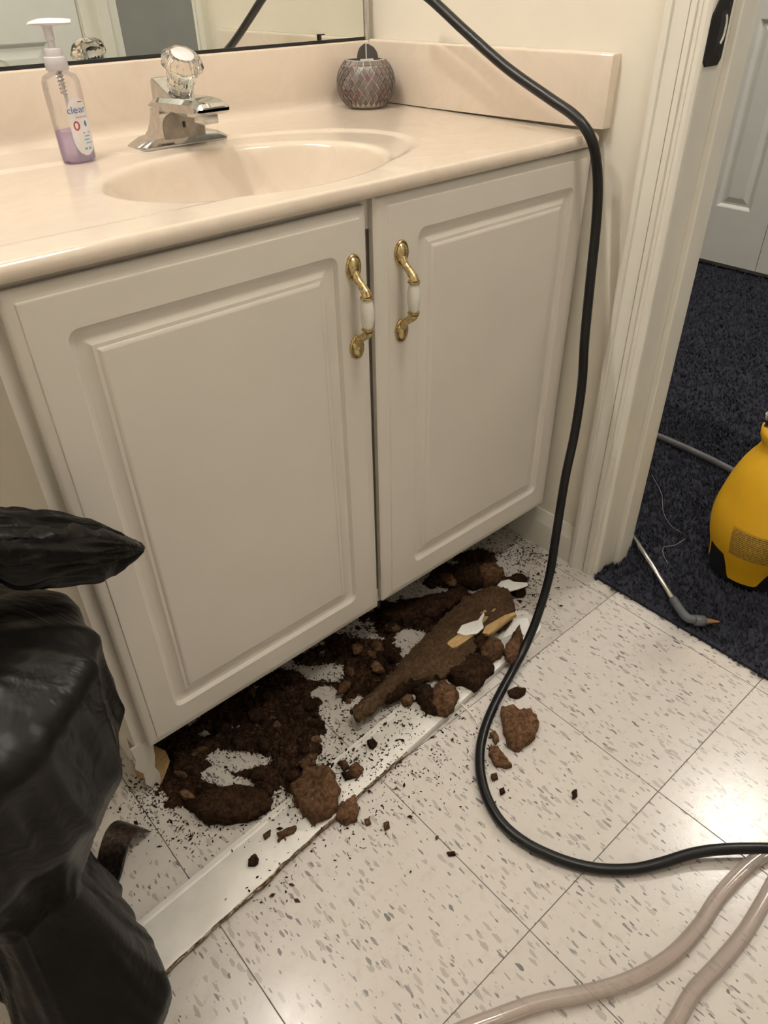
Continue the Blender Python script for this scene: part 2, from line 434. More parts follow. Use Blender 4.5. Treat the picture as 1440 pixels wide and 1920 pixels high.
# door jamb + stop + casings (one trim assembly)
jb = MB()
jb.box((-.002, JY, 0), (.119, JY+.018, 2.03)); jb.box((-.002, HY-.018, 0), (.119, HY, 2.03)); jb.box((-.002, HY-.018, 2.03), (.119, JY+.018, 2.048))
jamb = struct('trim_1', jb, TRIM, 'white painted door jamb between bathroom and hallway', 'door jamb', bevel=.0015)
q = MB(); q.box((.05, JY-.012, 0), (.086, JY+.001, 2.02)); q.build('door_stop', TRIM, jamb, bevel=.003)
q = MB(); q.box((.05, HY-.001, 0), (.086, HY+.012, 2.02)); q.build('door_stop', TRIM, jamb, bevel=.003)
CAS = [(0, 0), (.0, .0165), (.004, .0185), (.0115, .0190), (.0122, .0152), (.0136, .0150), (.0142, .0158), (.022, .0128), (.030, .0118), (.0335, .0124), (.0340, .0098), (.0352, .0098), (.0357, .0136), (.0440, .0140), (.0446, .0108), (.0458, .0106), (.0463, .0120), (.0510, .0112), (.0516, .0092), (.0575, .0086), (.061, .0062), (.0625, .004), (.0625, 0)]
def casing(y_out, sgn, z1, name='door_casing'):
    q = MB(); rings = []
    for z in (0.0, z1):
        rings.append([(-d, y_out+sgn*yy, z) for (yy, d) in CAS])
    q.loft(rings, True, True, True); return q.build(name, TRIM, jamb, smooth=True, auto=math.radians(22))
casing(-.632, -1, 2.1); casing(HY-.068, 1, 2.1)
q = MB(); q.box((-.015, HY-.068, 2.04), (0, -.632, 2.1)); q.build('head_casing', TRIM, jamb, bevel=.003)
# strike plate on the jamb
sp = MB(); pl = [(-.0035, .917), (.002, .9105), (.034, .9105), (.0405, .918), (.0405, .983), (.036, .990), (.014, .990), (.004, .983), (-.0035, .968)]
sp.loft([[(x, JY+.0005, z) for x, z in pl], [(x, JY-.0022, z) for x, z in pl]], True, True, True)
plate = sp.build('strike_plate', BLACKMETAL, jamb, bevel=.0006); tag(plate, 'black metal strike plate')
q = MB(); q.loft([[(x, JY-.0022, z) for x, z in ((.016, .932), (.031, .932), (.031, .972), (.016, .972))], [(x, JY-.0026, z) for x, z in ((.017, .933), (.030, .933), (.030, .971), (.017, .971))]])
q.build('latch_hole', BLACKPL, plate)
q = MB(); q.tube(spline([(.027, JY-.003, .936), (.031, JY-.0035, .945), (.031, JY-.0035, .960), (.028, JY-.003, .968)], 5), .0016, 8); q.build('bare_wood_chip', TRIM, plate)
for z in (.922, .979):
    q = MB(); q.lathe([(0.0001, -.0026), (.003, -.0026), (.0035, -.002)], (.030, JY, z), 12, (0, 1, 0)); q.build('screw', BLACKPL, plate, smooth=True)
# baseboard on the right wall
BP = [(0, 0), (.013, 0), (.013, .058), (.0115, .064), (.0085, .069), (.0075, .077), (.005, .083), (.003, .088), (0, .088)]
q = MB(); q.loft([[(-d, y, z) for d, z in BP] for y in (-.46, -.633)]); struct('baseboard_right', q, TRIM, 'short white baseboard between the vanity and the door casing', 'baseboard', smooth=True, auto=.5)
q = MB(); q.loft([[(-d, y, z) for d, z in BP] for y in (HY-.068, YF)]); struct('baseboard_front', q, TRIM, 'white baseboard behind the open bathroom door', 'baseboard', smooth=True, auto=.5)

# raised panel door leaf in its own plane: local x across, z up, face towards -y
def panel_leaf(q, w_, h_, t, panels):
    """slab with raised panels on both faces: local origin at a bottom corner"""
    xs = sorted({0, w_, *[p_[0] for p_ in panels], *[p_[1] for p_ in panels]}); zs = sorted({0, h_, *[p_[2] for p_ in panels], *[p_[3] for p_ in panels]})
    for face in (0, 1):
        yy = 0 if face == 0 else t; s_ = 1 if face == 0 else -1
        for a in range(len(xs)-1):
            for b in range(len(zs)-1):
                X0, X1, Z0, Z1 = xs[a], xs[a+1], zs[b], zs[b+1]
                if any(X0 >= p_[0]-1e-6 and X1 <= p_[1]+1e-6 and Z0 >= p_[2]-1e-6 and Z1 <= p_[3]+1e-6 for p_ in panels):
                    rings = [[(X0+i_, yy+s_*d_, Z0+i_), (X1-i_, yy+s_*d_, Z0+i_), (X1-i_, yy+s_*d_, Z1-i_), (X0+i_, yy+s_*d_, Z1-i_)] for i_, d_ in ((0, 0), (.004, .002), (.012, .009), (.020, .009), (.038, .0035), (.041, .003))]
                    q.loft(rings, True, False, True)
                else:
                    q.add([(X0, yy, Z0), (X1, yy, Z0), (X1, yy, Z1), (X0, yy, Z1)], [(0, 1, 2, 3)])
    q.add([(0,0,0),(w_,0,0),(w_,t,0),(0,t,0),(0,0,h_),(w_,0,h_),(w_,t,h_),(0,t,h_)], [(0,1,2,3),(4,5,6,7),(0,3,7,4),(1,2,6,5)])
def leaf(name, w_, h_, t, panels, M, mat, label, cat, parent=None):
    q = MB(); panel_leaf(q, w_, h_, t, panels); q.v = [tuple(M @ Vector(v)) for v in q.v]
    o = q.build(name, mat, parent)
    if parent is None: tag(o, label, cat, kind='structure')
    return o
# the bathroom door, open into the room, seen only in the mirror
d1 = leaf('door_1', .70, 2.0, .035, [(.11, .32, .16, .86), (.38, .59, .16, .86), (.11, .32, 1.0, 1.55), (.38, .59, 1.0, 1.55), (.11, .32, 1.65, 1.88), (.38, .59, 1.65, 1.88)],
     Matrix.Translation((-.712, HY-.036, .012)), DOORW, 'open white panelled bathroom door reflected in the mirror', 'door')
# bifold closet door across the hallway
bf = tag(bpy.data.objects.new('door_2', None), 'white bifold closet door with raised panels across the hallway', 'door', kind='structure'); COL.objects.link(bf); bf.location = (1.95, 0, .03)
for k in range(4):
    y_r = -.345-.303*1+.303*k
    # local x runs along +y, face towards -x
    M = Matrix.Translation((1.95, y_r, .03)) @ Matrix(((0, 1, 0, 0), (1, 0, 0, 0), (0, 0, 1, 0), (0, 0, 0, 1)))
    leaf('door_leaf', .30, 1.98, .03, [(.08, .222, .212, .835), (.08, .222, .94, 1.88)], M, DOORW, None, None, bf)

# hallway floor with navy carpet
ZCARP = .010
q = MB()
nx, ny = 100, 130
cx = np.linspace(-.014, 1.985, nx); cyv = np.linspace(-1.40, 1.2, ny)
def in_door(y): return HY+.001 < y < JY-.001
hall = MB()
vs = []; fs = []
q.box((.119, -3.1, -.06), (1.985, 1.2, ZCARP-.004)); q.box((-.010, HY, -.06), (.119, JY, ZCARP-.004))
hallfloor = struct('floor_hallway', q, CARPET, 'navy blue cut pile carpet in the hallway and doorway', 'carpet')
def pile(n, box, h, wd):
    x0, x1, y0, y1 = box
    rng = np.random.default_rng(3)
    X = rng.uniform(x0, x1, n); Y = rng.uniform(y0, y1, n)
    out = (X < .119) & ((Y > JY) | (Y < HY))
    X, Y = X[~out], Y[~out]; n = len(X)
    a = rng.uniform(0, 2*PI, n); L = h*rng.uniform(.6, 1.15, n)
    sw = np.array([noise.noise(Vector((x*16, y*16, 0))) for x, y in zip(X, Y)])*2.2+a*.35
    lean = rng.uniform(.3, .95, n)*L
    edge = X < .004
    base = np.stack([X, Y, np.full(n, ZCARP-.005)], 1)
    base[edge, 2] = np.maximum(0.0005, ZCARP-.005-(0.004-X[edge])*.45)
    tip = base+np.stack([np.cos(sw)*lean, np.sin(sw)*lean, L], 1)
    tip[edge, 0] -= .003; tip[edge, 2] *= .85
    # keep the pile out of the jamb and the stop
    nearj = (tip[:, 0] > -.004) & (tip[:, 0] < .121)
    tip[nearj, 1] = np.minimum(tip[nearj, 1], JY+.002)
    sd = np.stack([-np.sin(a), np.cos(a), np.zeros(n)], 1)*wd*rng.uniform(.7, 1.3, n)[:, None]
    mid = (base+tip)/2+np.stack([np.zeros(n), np.zeros(n), L*.18], 1)
    V = np.concatenate([base-sd, base+sd, mid+sd*.9, mid-sd*.9, tip], 0)
    I = np.arange(n)
    return V, [(i, n+i, 2*n+i, 3*n+i) for i in I]+[(3*n+i, 2*n+i, 4*n+i) for i in I]
V, Fc = pile(34000, (-.014, .75, -1.36, .35), .013, .0020)
me = bpy.data.meshes.new('carpet_pile'); me.from_pydata(V.tolist(), [], Fc); me.materials.append(PILE)
o = link('carpet_pile', me, hallfloor); o['kind'] = 'stuff'
V, Fc = pile(22000, (.60, 1.97, -.7, .8), .012, .0028)
me = bpy.data.meshes.new('carpet_pile'); me.from_pydata(V.tolist(), [], Fc); me.materials.append(PILE)
o = link('carpet_pile', me, hallfloor); o['kind'] = 'stuff'

# ------------------------------------------------------------------ lamps (above the frame)
lampm = emit('warm_globe', (1.0, .935, .86), BULB_POWER)
vl = thing('vanity_light', (-.91, -.30, ZC), 'two globe ceiling fixture above the vanity, out of view overhead', 'light')
q = MB(); q.box((-1.16, -.36, ZC-.03), (-.66, -.24, ZC)); q.build('mounting_plate', CHROME, vl, bevel=.004)
for k, bpos in enumerate(BULBS):
    q = MB(); q.lathe([(.030*math.sin(a)+.0005, -.030*math.cos(a)) for a in np.linspace(PI, 0, 11)], bpos, 24); q.build('globe_bulb', lampm, vl, smooth=True)
    q = MB(); q.lathe([(.018, .024), (.018, ZC-bpos[2]-.025)], bpos, 20, cap0=True, cap1=True); q.build('socket', CHROME, vl, smooth=True, auto=.6)
hall_emit = emit('cool_diffuser', (1.0, .95, .86), HALL_POWER); hall_fill_emit = emit('hall_fill_diffuser', (1.0, .95, .86), HALL_POWER*.45)
for hpos, hm_, hlab in ((HALL_LAMP, hall_emit, 'round hallway ceiling light opposite the doorway, overhead'), (HALL_FILL, hall_fill_emit, 'added hallway fill light beside the closet, unseen overhead')):
    hl = thing('hall_light', (hpos[0], hpos[1], ZC), hlab, 'light')
    q = MB(); q.lathe([(.15, .085), (.15, .06), (.14, .03), (.11, .01), (.06, 0), (.001, -.002)], hpos, 24); q.build('diffuser', hm_, hl, smooth=True)
    q = MB(); q.lathe([(.16, .07), (.16, .0995)], hpos, 24, cap0=True, cap1=True); q.build('lamp_ring', TRIM, hl, smooth=True, auto=.6)
rl = thing('room_light', (ROOM_LAMP[0], ROOM_LAMP[1], ZC), 'round flush bathroom ceiling light, out of view overhead', 'light')
q = MB(); q.lathe([(.16, .07), (.16, .05), (.14, .025), (.10, .008), (.05, 0), (.001, -.002)], ROOM_LAMP, 24); q.build('diffuser', emit('warm_diffuser', (1.0, .93, .84), ROOM_POWER), rl, smooth=True)
q = MB(); q.lathe([(.17, .055), (.17, .0795)], ROOM_LAMP, 24, cap0=True, cap1=True); q.build('lamp_ring', TRIM, rl, smooth=True, auto=.6)

# ================================================================== VANITY
ZT, ZB_, YC = .8186, .8004, -.5554
XD0, XD1 = -.9154, -.474
van = thing('vanity_cabinet', (-.475, -.28, 0), 'off-white two-door vanity cabinet with rotted-out toe kick', 'cabinet')
# carcass: side panels, bottom, back, face frame
def torn_panel(x0, x1, name):
    q = MB(); prof = [(-.02, 0), (-.02, ZB_), (-.532, ZB_), (-.532, .112)]
    prof += [(-.515, .100), (-.492, .092), (-.486, .060), (-.490, .020), (-.482, .012), (-.470, .018), (-.462, .006), (-.455, 0)] if name == 'side_panel' else [(-.47, .1), (-.47, 0)]
    q.loft([[(x0, y, z) for y, z in prof], [(x1, y, z) for y, z in prof]]); return q.build(name, CAB, van)
torn_panel(-.932, -.916, 'side_panel')
q = MB(); q.box((-.018, -.532, .100), (-.003, -.02, ZB_)); q.build('side_panel', CAB, van, bevel=.001)
q = MB(); q.box((-.916, -.520, .100), (-.018, -.02, .114)); q.build('bottom_panel', CABRAW, van)
q = MB(); q.box((-.916, -.02, .02), (-.018, -.012, ZB_)); q.build('back_panel', CAB, van)
fr = [('stile', (-.916, -.536, .112), (-.885, -.52, ZB_)), ('stile', (-.05, -.536, .112), (-.018, -.52, ZB_)), ('rail', (-.885, -.536, .76), (-.05, -.52, ZB_)), ('rail', (-.885, -.536, .112), (-.05, -.52, .14)), ('stile', (-.495, -.526, .14), (-.45, -.512, .76))]
for n_, lo, hi in fr:
    q = MB(); q.box(lo, hi); q.build(n_, CAB, van)
# torn strip of face veneer hanging at the left foot
tp = MB(); out = [(-.940, .115), (-.938, .088), (-.943, .070), (-.934, .050), (-.936, .024), (-.929, .010), (-.922, .016), (-.917, .004), (-.914, .014), (-.912, .030), (-.916, .050), (-.911, .072), (-.906, .115)]
tp.loft([[(x, -.5335, z) for x, z in out], [(x, -.5305, z) for x, z in out]]); o = tp.build('torn_veneer', CAB, van); tag(o, 'torn off-white veneer strip')

def rrect(x0, x1, z0, z1, r, y, n=6):
    pts = []
    for (cx_, cz_, a0) in ((x1-r, z0+r, -PI/2), (x1-r, z1-r, 0), (x0+r, z1-r, PI/2), (x0+r, z0+r, PI)):
        for i in range(n+1):
            a = a0+PI/2*i/n; pts.append((cx_+r*math.cos(a), y, cz_+r*math.sin(a)))
    return pts
def cab_door(x0, x1, z0, z1, lm=0.0, rm=0.0, name='door'):
    q = MB(); yb, yf = -.5365, -.5505
    R = lambda ins, y, r: rrect(x0+(ins*(1+.7*lm/.024) if ins < .03 else ins+lm), x1-(ins if ins < .03 else ins+rm), z0+ins, z1-ins, max(r, .0004), y)
    rings = [R(0, yb, .001), R(0, yf+.006, .001), R(.0012, yf+.0042, .002), R(.004, yf+.0028, .002), R(.0122, yf+.0020, .002), R(.0132, yf+.0002, .001), R(.0142, yf, .001), R(.0152, yf, .001), R(.0490, yf, .0134),
             R(.050, yf, .013), R(.0508, yf+.0010, .0128), R(.0535, yf+.0058, .012), R(.058, yf+.0078, .010), R(.064, yf+.0072, .005), R(.0685, yf+.0052, .001), R(.0715, yf+.0034, .001), R(.0722, yf+.0028, .001), R(.0765, yf+.0026, .0006), R(.0772, yf+.0018, .0006), R(.0805, yf, .0006), R(.0815, yf, .0006), R(.095, yf, .0006)]
    q.loft(rings, True, True, True)
    return q.build(name, CAB, van, smooth=True, auto=math.radians(27))
ZD0, ZD1 = .1127, .7923
dl = cab_door(XD0, XD1, ZD0, ZD1)
dr = cab_door(-.4640, -.0152, ZD0+.003, ZD1+.0045, .024, -.011)
def spin(o, piv, M3):
    P = Matrix.Translation(Vector(piv)); o.data.transform(P @ M3.to_4x4() @ P.inverted())
DR_M = Matrix.Rotation(math.radians(.0), 3, 'Z') @ Matrix.Rotation(math.radians(.25), 3, 'Y')
DR_P = (-.0152, -.537, ZD0)
spin(dr, DR_P, DR_M)
def handle(xc, z0, z1, door, M3=None):
    yf = -.5505; meshes = []
    zc = (z0+z1)/2
    for s_ in (-1, 1):
        ze = z1 if s_ > 0 else z0; zr = ze-s_*.016
        # rosette
        q = MB(); rings = []
        for (sc, dy) in ((1, 0), (1.0, .0022), (.93, .0036), (.84, .0036), (.80, .0022), (.77, .0024), (.72, .0044), (.58, .0062), (.34, .0074), (.05, .0078)):
            rings.append([(xc+.0118*sc*math.cos(a), yf-dy, zr+.0168*sc*math.sin(a)) for a in np.linspace(0, 2*PI, 24, endpoint=False)])
        q.loft(rings)
        # arm: leaves the rosette and sweeps out to the grip
        pts = spline([(xc, yf-.003, zr-s_*.006), (xc, yf-.009, zr-s_*.014), (xc, yf-.018, zr-s_*.021), (xc, yf-.0245, zr-s_*.027), (xc, yf-.026, zr-s_*.0315)], 5)
        q.tube(pts, list(np.linspace(.0058, .0050, 8))+list(np.linspace(.0050, .0074, len(pts)-8)), 14)
        zz = zr-s_*.0315
        q.lathe([(.0066, -.0005), (.0086, .0004), (.0086, .0024), (.0066, .0030)], (xc, yf-.026, zz), 18, (0, 0, -s_), True, True)
        meshes.append(q.build('handle_mount', BRASS, door, smooth=True, auto=.9))
    q = MB(); L = (z1-z0)/2-.016-.0315-.003
    q.lathe([(.0060, -L), (.0074, -L*.8), (.0088, -L*.35), (.0091, 0), (.0088, L*.35), (.0074, L*.8), (.0060, L)], (xc, yf-.026, zc), 20, cap0=True, cap1=True)
    meshes.append(q.build('handle_grip', PORC, door, smooth=True))
    if M3 is not None:
        for o in meshes: spin(o, DR_P, M3)
handle(-.5005, .599, .739, dl)
handle(-.4215, .598, .738, dr, DR_M)

# ------------------------------------------------------------------ countertop with integral bowl
SX, SY, SA, SB = -.515, -.362, .203, .152
X0C, X1C, Y0C, Y1C = -1.10, -.0127, YC, -.0204  # unseen left end drawn out past the cabinet to shade its side
top = thing('sink_countertop', (-.5, -.28, ZT), 'beige cultured marble vanity top with integral oval sink', 'vanity top')
def deck_z(x, y):
    # shallow recessed deck around the bowl
    if x > -.5: d = 1-math.hypot((x+.5)/.27, (y+.322)/.172)
    else: d = 1-abs(y+.322)/.172
    t = max(0, min(1, (d+.018)/.036)); t = t*t*(3-2*t)
    return ZT-.0028*t
angs = sorted(set([2*PI*i/176 for i in range(176)]+[math.atan2((yy-SY), (xx-SX)) % (2*PI) for xx in (X0C, X1C) for yy in (Y0C, Y1C)]))
rings = []
bowl = [(.06, -.140), (.2, -.138), (.4, -.130), (.56, -.116), (.69, -.097), (.79, -.075), (.865, -.053), (.915, -.034), (.948, -.019), (.968, -.0095), (.982, -.0048), (.996, -.0022), (1.012, -.0009), (1.03, -.0002), (1.055, 0)]
for k, dz in bowl:
    rings.append([(SX+SA*k*math.cos(a), SY+SB*k*math.sin(a), deck_z(SX+SA*k*math.cos(a), SY+SB*k*math.sin(a))+dz) for a in angs])
def edge_pt(a):
    c, s_ = math.cos(a), math.sin(a); ts = []
    if abs(c) > 1e-9: ts += [((X1C if c > 0 else X0C)-SX)/c]
    if abs(s_) > 1e-9: ts += [((Y1C if s_ > 0 else Y0C)-SY)/s_]
    t = min(t for t in ts if t > 0); return (SX+c*t, SY+s_*t)
for t in np.linspace(0, 1, 46)[1:]:
    ring = []
    for a in angs:
        # direction angle matched so that corners stay corners
        ex, ey = edge_pt(a); k = 1.055
        den = math.hypot(math.cos(a)/SA, math.sin(a)/SB); ix, iy = SX+k*math.cos(a)/den, SY+k*math.sin(a)/den
        px_, py_ = SX+SA*k*math.cos(a), SY+SB*k*math.sin(a)
        bl = t; sx_, sy_ = px_*(1-bl)+ix*bl, py_*(1-bl)+iy*bl
        x, y = sx_*(1-t)+ex*t, sy_*(1-t)+ey*t
        if t == 1: x, y = ex, ey
        # front edge nose rounding
        zz = deck_z(x, y); dfe = y-YC
        if dfe < .006: zz -= .006*(1-math.sqrt(max(0, 1-((.006-dfe)/.006)**2)))
        ring.append((x, y, zz))
    rings.append(ring)
last = rings[-1]
rings.append([(x, y-(.0012 if y < YC+.001 else 0), ZT-.009) for x, y, z in last])
rings.append([(x, y-(.0004 if y < YC+.001 else 0), ZB_+.002) for x, y, z in last])
rings.append([(x, y+(.002 if y < YC+.001 else 0), ZB_) for x, y, z in last])
q = MB(); q.loft(rings, True, True, False); q.build('sink_deck', MARBLE, top, smooth=True, auto=math.radians(60))
ZS = .9193
BS = [(-.0005, ZT-.012), (-.0005, ZS), (-.0175, ZS), (-.0195, ZS-.0012), (-.0205, ZS-.004), (-.0205, ZT+.020), (-.0215, ZT+.011), (-.0245, ZT+.0045), (-.030, ZT+.0008), (-.037, ZT-.0003), (-.037, ZT-.012)]
q = MB(); q.loft([[(x, y, z) for y, z in BS] for x in (X0C, -.0195)]); q.build('backsplash', MARBLE, top, smooth=True, auto=math.radians(40))
q = MB(); q.lathe([(.022, .0), (.021, .003), (.016, .002), (.015, -.004), (.001, -.004)], (SX, SY, ZT-.143), 24); q.build('drain', CHROME, top, smooth=True)
# loose side splash, slightly lifted at the front
q = MB(); YE = -.5655
prof = [(-.0005, ZT+.001), (-.0005, ZS+.001), (-.0165, ZS+.001), (-.019, ZS-.001), (-.0195, ZS-.003), (-.0195, ZT+.0014)]
rings = []
for (y, ins, lift) in ((-.0212, 0, 0.0), (-.2, 0, .0004), (YE+.003, 0, .0042), (YE+.0008, .0008, .0044), (YE, .0025, .0046)):
    rings.append([(x+(ins if x < -.01 else 0), y, z+lift*(1 if z < .85 else .3)-(ins if z > .9 else 0)) for x, z in prof])
q.loft(rings); tag(q.build('side_splash', MARBLE, None, smooth=True, auto=math.radians(40)), 'loose beige marble side splash against the right wall', 'side splash')

# ------------------------------------------------------------------ mirror
mir = thing('wall_mirror', (-.5, -.006, ZS), 'frameless wall mirror standing on the backsplash', 'mirror')
q = MB(); q.box((-1.6, -.0165, ZS+.0036), (-.026, -.0105, 1.72)); q.build('mirror_glass', MIRROR, mir)
q = MB(); q.box((-1.6, -.0185, ZS+.0003), (-.024, -.0005, ZS+.0035)); q.box((-1.6, -.0185, ZS+.0035), (-.024, -.0170, ZS+.0050)); q.box((-1.6, -.0105, ZS+.0035), (-.024, -.0005, 1.72)); q.build('bottom_channel', BLACKCHAN, mir)
q = MB(); q.box((-.026, -.019, ZS+.0005), (-.0195, -.0005, 1.72)); q.build('side_channel', CHROME, mir, bevel=.001)
q = MB(); q.box((-.135, -.0200, ZS+.0052), (-.130, -.0170, ZS+.013)); q.box((-.135, -.0200, ZS+.0125), (-.122, -.0170, ZS+.0145)); o = q.build('mirror_clip', BLACKCHAN, mir)

# ------------------------------------------------------------------ faucet
FX, FY = -.498, -.130
fa = thing('faucet', (FX, FY, ZT), 'chrome single-knob faucet behind the sink', 'faucet')
ZD = ZT-.0026
q = MB()
def hexring(hx, hy, z, cut):
    return [(FX+x, FY+y, z) for x, y in ((-hx, -hy+cut), (-hx+cut*.7, -hy), (hx-cut*.7, -hy), (hx, -hy+cut), (hx, hy-cut), (hx-cut*.7, hy), (-hx+cut*.7, hy), (-hx, hy-cut))]
q.loft([hexring(.0765, .029, ZD, .012), hexring(.0765, .029, ZD+.004, .012), hexring(.060, .024, ZD+.0125, .010), hexring(.040, .022, ZD+.015, .008)])
q.build('base_plate', CHROME, fa, bevel=.0012)
# body: arch seen from the front, swept forward and up into the spout
q = MB(); rings = []
for (y, zt, hw, sh) in ((FY+.024, .050, .030, 0), (FY+.010, .062, .034, 0), (FY-.018, .064, .036, 0), (FY-.0235, .064, .036, 0)):
    pr = [(-hw-.022, .009), (-hw-.014, .0125), (-hw-.007, .019), (-hw-.0025, .028)]
    for i in range(9):
        a = PI-(PI/2)*i/8; pr.append((-hw+.020+.020*math.cos(a)-.0, zt-.020+.020*math.sin(a)))
    for i in range(9):
        a = PI/2-(PI/2)*i/8; pr.append((hw-.012+.012*math.cos(a), zt-.012+.012*math.sin(a)))
    pr.append((hw, .006)); rings.append([(FX+x, y, ZD+z) for x, z in pr])
q.loft(rings); q.build('faucet_body', CHROME, fa, smooth=True, auto=math.radians(35))
q = MB(); pr = [(-.034, .004)]+[(-.034+.018+.018*math.cos(PI-(PI/2)*i/8), .044-.018+.018*math.sin(PI-(PI/2)*i/8)) for i in range(9)]+[(.034, .044), (.034, .004)]
q.loft([[(FX+x, FY-.0232, ZD+z) for x, z in pr], [(FX+x, FY-.0252, ZD+z) for x, z in pr]]); tag(q.build('front_panel', plain('brushed_chrome_dark', (.30, .275, .25), .3, .9, var=.15, vscale=60), fa, bevel=.0006), 'dull brushed front plate, dark reflection put into its colour')  # brushed plate, its dark reflection put into a darker base colour
q = MB(); rings = []
for (y, z0, z1, hw) in ((FY+.012, .048, .060, .034), (FY-.010, .0475, .0645, .034), (FY-.060, .046, .0665, .031), (FY-.105, .047, .0665, .028), (FY-.118, .050, .0635, .026), (FY-.122, .053, .059, .024)):
    ch = .008
    rings.append([(FX+x, y, ZD+z) for x, z in ((-hw+.003, z0), (hw-.003, z0), (hw, z0+.004), (hw, z1-ch*.7), (hw-ch, z1), (-hw+ch, z1), (-hw, z1-ch*.7), (-hw, z0+.004))])
q.loft(rings); q.build('spout', CHROME, fa, smooth=True, auto=math.radians(28))
q = MB(); q.box((FX-.013, FY-.108, ZD+.036), (FX+.013, FY-.082, ZD+.050)); q.build('aerator', CHROME, fa, bevel=.002)
q = MB(); q.box((FX-.002, FY-.0262, ZD+.024), (FX+.002, FY-.0245, ZD+.032)); q.build('drain_rod_slot', BLACKPL, fa)
# raised wedge carrying the tilted knob
q = MB(); q.loft([[(FX+x, y, ZD+z) for y, z in ((FY+.022, .050), (FY+.018, .085), (FY+.012, .088), (FY-.045, .064), (FY-.045, .050))] for x in (-.022, .020)]); q.build('knob_mount', CHROME, fa, bevel=.0025)
KA = Vector((0, -.47, .88)).normalized(); KC = Vector((FX, FY-.028, ZD+.068))
q = MB(); q.lathe([(.010, 0), (.010, .016)], KC-KA*.004, 18, tuple(KA), True, True); q.build('knob_stem', CHROME, fa, smooth=True, auto=.6)
q = MB(); flute = lambda a, r, z: 1+(.035*math.cos(a*18) if .006 < z < .034 else .0)+(.03*math.cos(a*9) if z > .036 and r > .02 else 0)
q.lathe([(.0165, .006), (.0175, .0075), (.0195, .022), (.0205, .032), (.0225, .036), (.0285, .041), (.0295, .046), (.0270, .052), (.0215, .0565), (.0205, .0575), (.0001, .0575)], KC, 108, tuple(KA), True, False, flute)
kn = q.build('knob', ACRYL, fa, smooth=True, auto=math.radians(50)); tag(kn, 'clear faceted acrylic knob')
q = MB(); q.lathe([(.0001, .0586), (.0150, .0584), (.0158, .0576)], KC, 32, tuple(KA)); q.build('knob_cap', plain('knob_cap_pearl', (.78, .73, .72), .25), kn, smooth=True)

# ------------------------------------------------------------------ soap bottle
BX, BY = -.665, -.152
sb = thing('soap_pump_bottle', (BX, BY, ZT), 'clear pump bottle one-third full of violet hand soap', 'soap bottle')
FA = math.atan2(-.60, .80)           # direction the broad face looks at, roughly towards the room
ca, sa = math.cos(.30), math.sin(.30)
def oval(hx, hy, z, n=36, p_=2.3):
    out = []
    for i in range(n):
        a = 2*PI*i/n; c, s_ = math.cos(a), math.sin(a)
        x = hx*math.copysign(abs(c)**(2/p_), c); y = hy*math.copysign(abs(s_)**(2/p_), s_)
        out.append((BX+x*ca-y*sa, BY+x*sa+y*ca, ZD+z))
    return out
q = MB(); q.loft([oval(.0205, .0170, .0004), oval(.0228, .0190, .003), oval(.0236, .0196, .012), oval(.0240, .0200, .05), oval(.0250, .0208, .085), oval(.0246, .0205, .097), oval(.0215, .0185, .104), oval(.0140, .0120, .1075), oval(.0115, .0112, .109), oval(.0115, .0112, .112)])
q.build('bottle', BOTTLE, sb, smooth=True)
q = MB(); q.loft([oval(.0195, .0160, .0022), oval(.0218, .0180, .0045), oval(.0226, .0186, .012), oval(.0229, .0189, .040)]); q.build('liquid_soap', SOAP, sb, smooth=True, auto=.6)
# wrap-around front label
def face_pt(u, z, off=.0006):
    hx, hy = .0248+off, .0206+off; a = -PI/2+u/.0215*.95
    c, s_ = math.cos(a), math.sin(a); x = hx*math.copysign(abs(c)**(2/2.3), c); y = hy*math.copysign(abs(s_)**(2/2.3), s_)
    return (BX+x*ca-y*sa, BY+x*sa+y*ca, ZD+z)
q = MB(); rows = []
for i in range(17):
    z = .010+.070*i/16; t = i/16
    wl = .0135*min(1, math.sqrt(max(0.02, 1-abs(2*t-1)**3.2))*1.02)
    rows.append([face_pt(-wl+2*wl*k/12, z) for k in range(13)])
q.loft(rows, False, False, False); lab = q.build('bottle_label', LABELW, sb, smooth=True)
def wrap_text(txt, u, z, size, mat, name='label_text'):
    cu = bpy.data.curves.new('t', 'FONT'); cu.body = txt; cu.size = size; cu.align_x = 'CENTER'; cu.resolution_u = 3
    to = bpy.data.objects.new('t', cu); COL.objects.link(to)
    me = bpy.data.meshes.new_from_object(to.evaluated_get(bpy.context.evaluated_depsgraph_get()))
    bpy.data.objects.remove(to); bpy.data.curves.remove(cu)
    for v in me.vertices: v.co = face_pt(u+v.co.x, z+v.co.y, .0010)
    me.materials.append(mat); link(name, me, lab)
wrap_text('clear', -.002, .0615, .0122, INK); wrap_text('hand soap', .003, .0555, .0035, INKR)
def patch(u0, u1, z0, z1, mat, name='label_print', ell=False):
    q = MB()
    if ell:
        uc, zc, ru, rz = (u0+u1)/2, (z0+z1)/2, (u1-u0)/2, (z1-z0)/2
        q.add([face_pt(uc+ru*math.cos(a), zc+rz*math.sin(a), .0009) for a in np.linspace(0, 2*PI, 16, endpoint=False)], [tuple(range(16))])
    else: q.add([face_pt(u0, z0, .0009), face_pt(u1, z0, .0009), face_pt(u1, z1, .0009), face_pt(u0, z1, .0009)], [(0, 1, 2, 3)])
    q.build(name, mat, lab)
patch(-.0095, -.0015, .041, .0525, INKR, ell=True); patch(-.0075, -.0035, .043, .0505, LABELW, ell=True)
patch(.0035, .0070, .044, .0515, INK, ell=True)
for k in range(4): patch(.000+.001*(k % 2), .0085-.001*(k % 3), .0365-.0042*k, .0380-.0042*k, INKB)
patch(-.002, .006, .0165, .0195, INKB); patch(.001, .007, .0735, .0745, INKR)
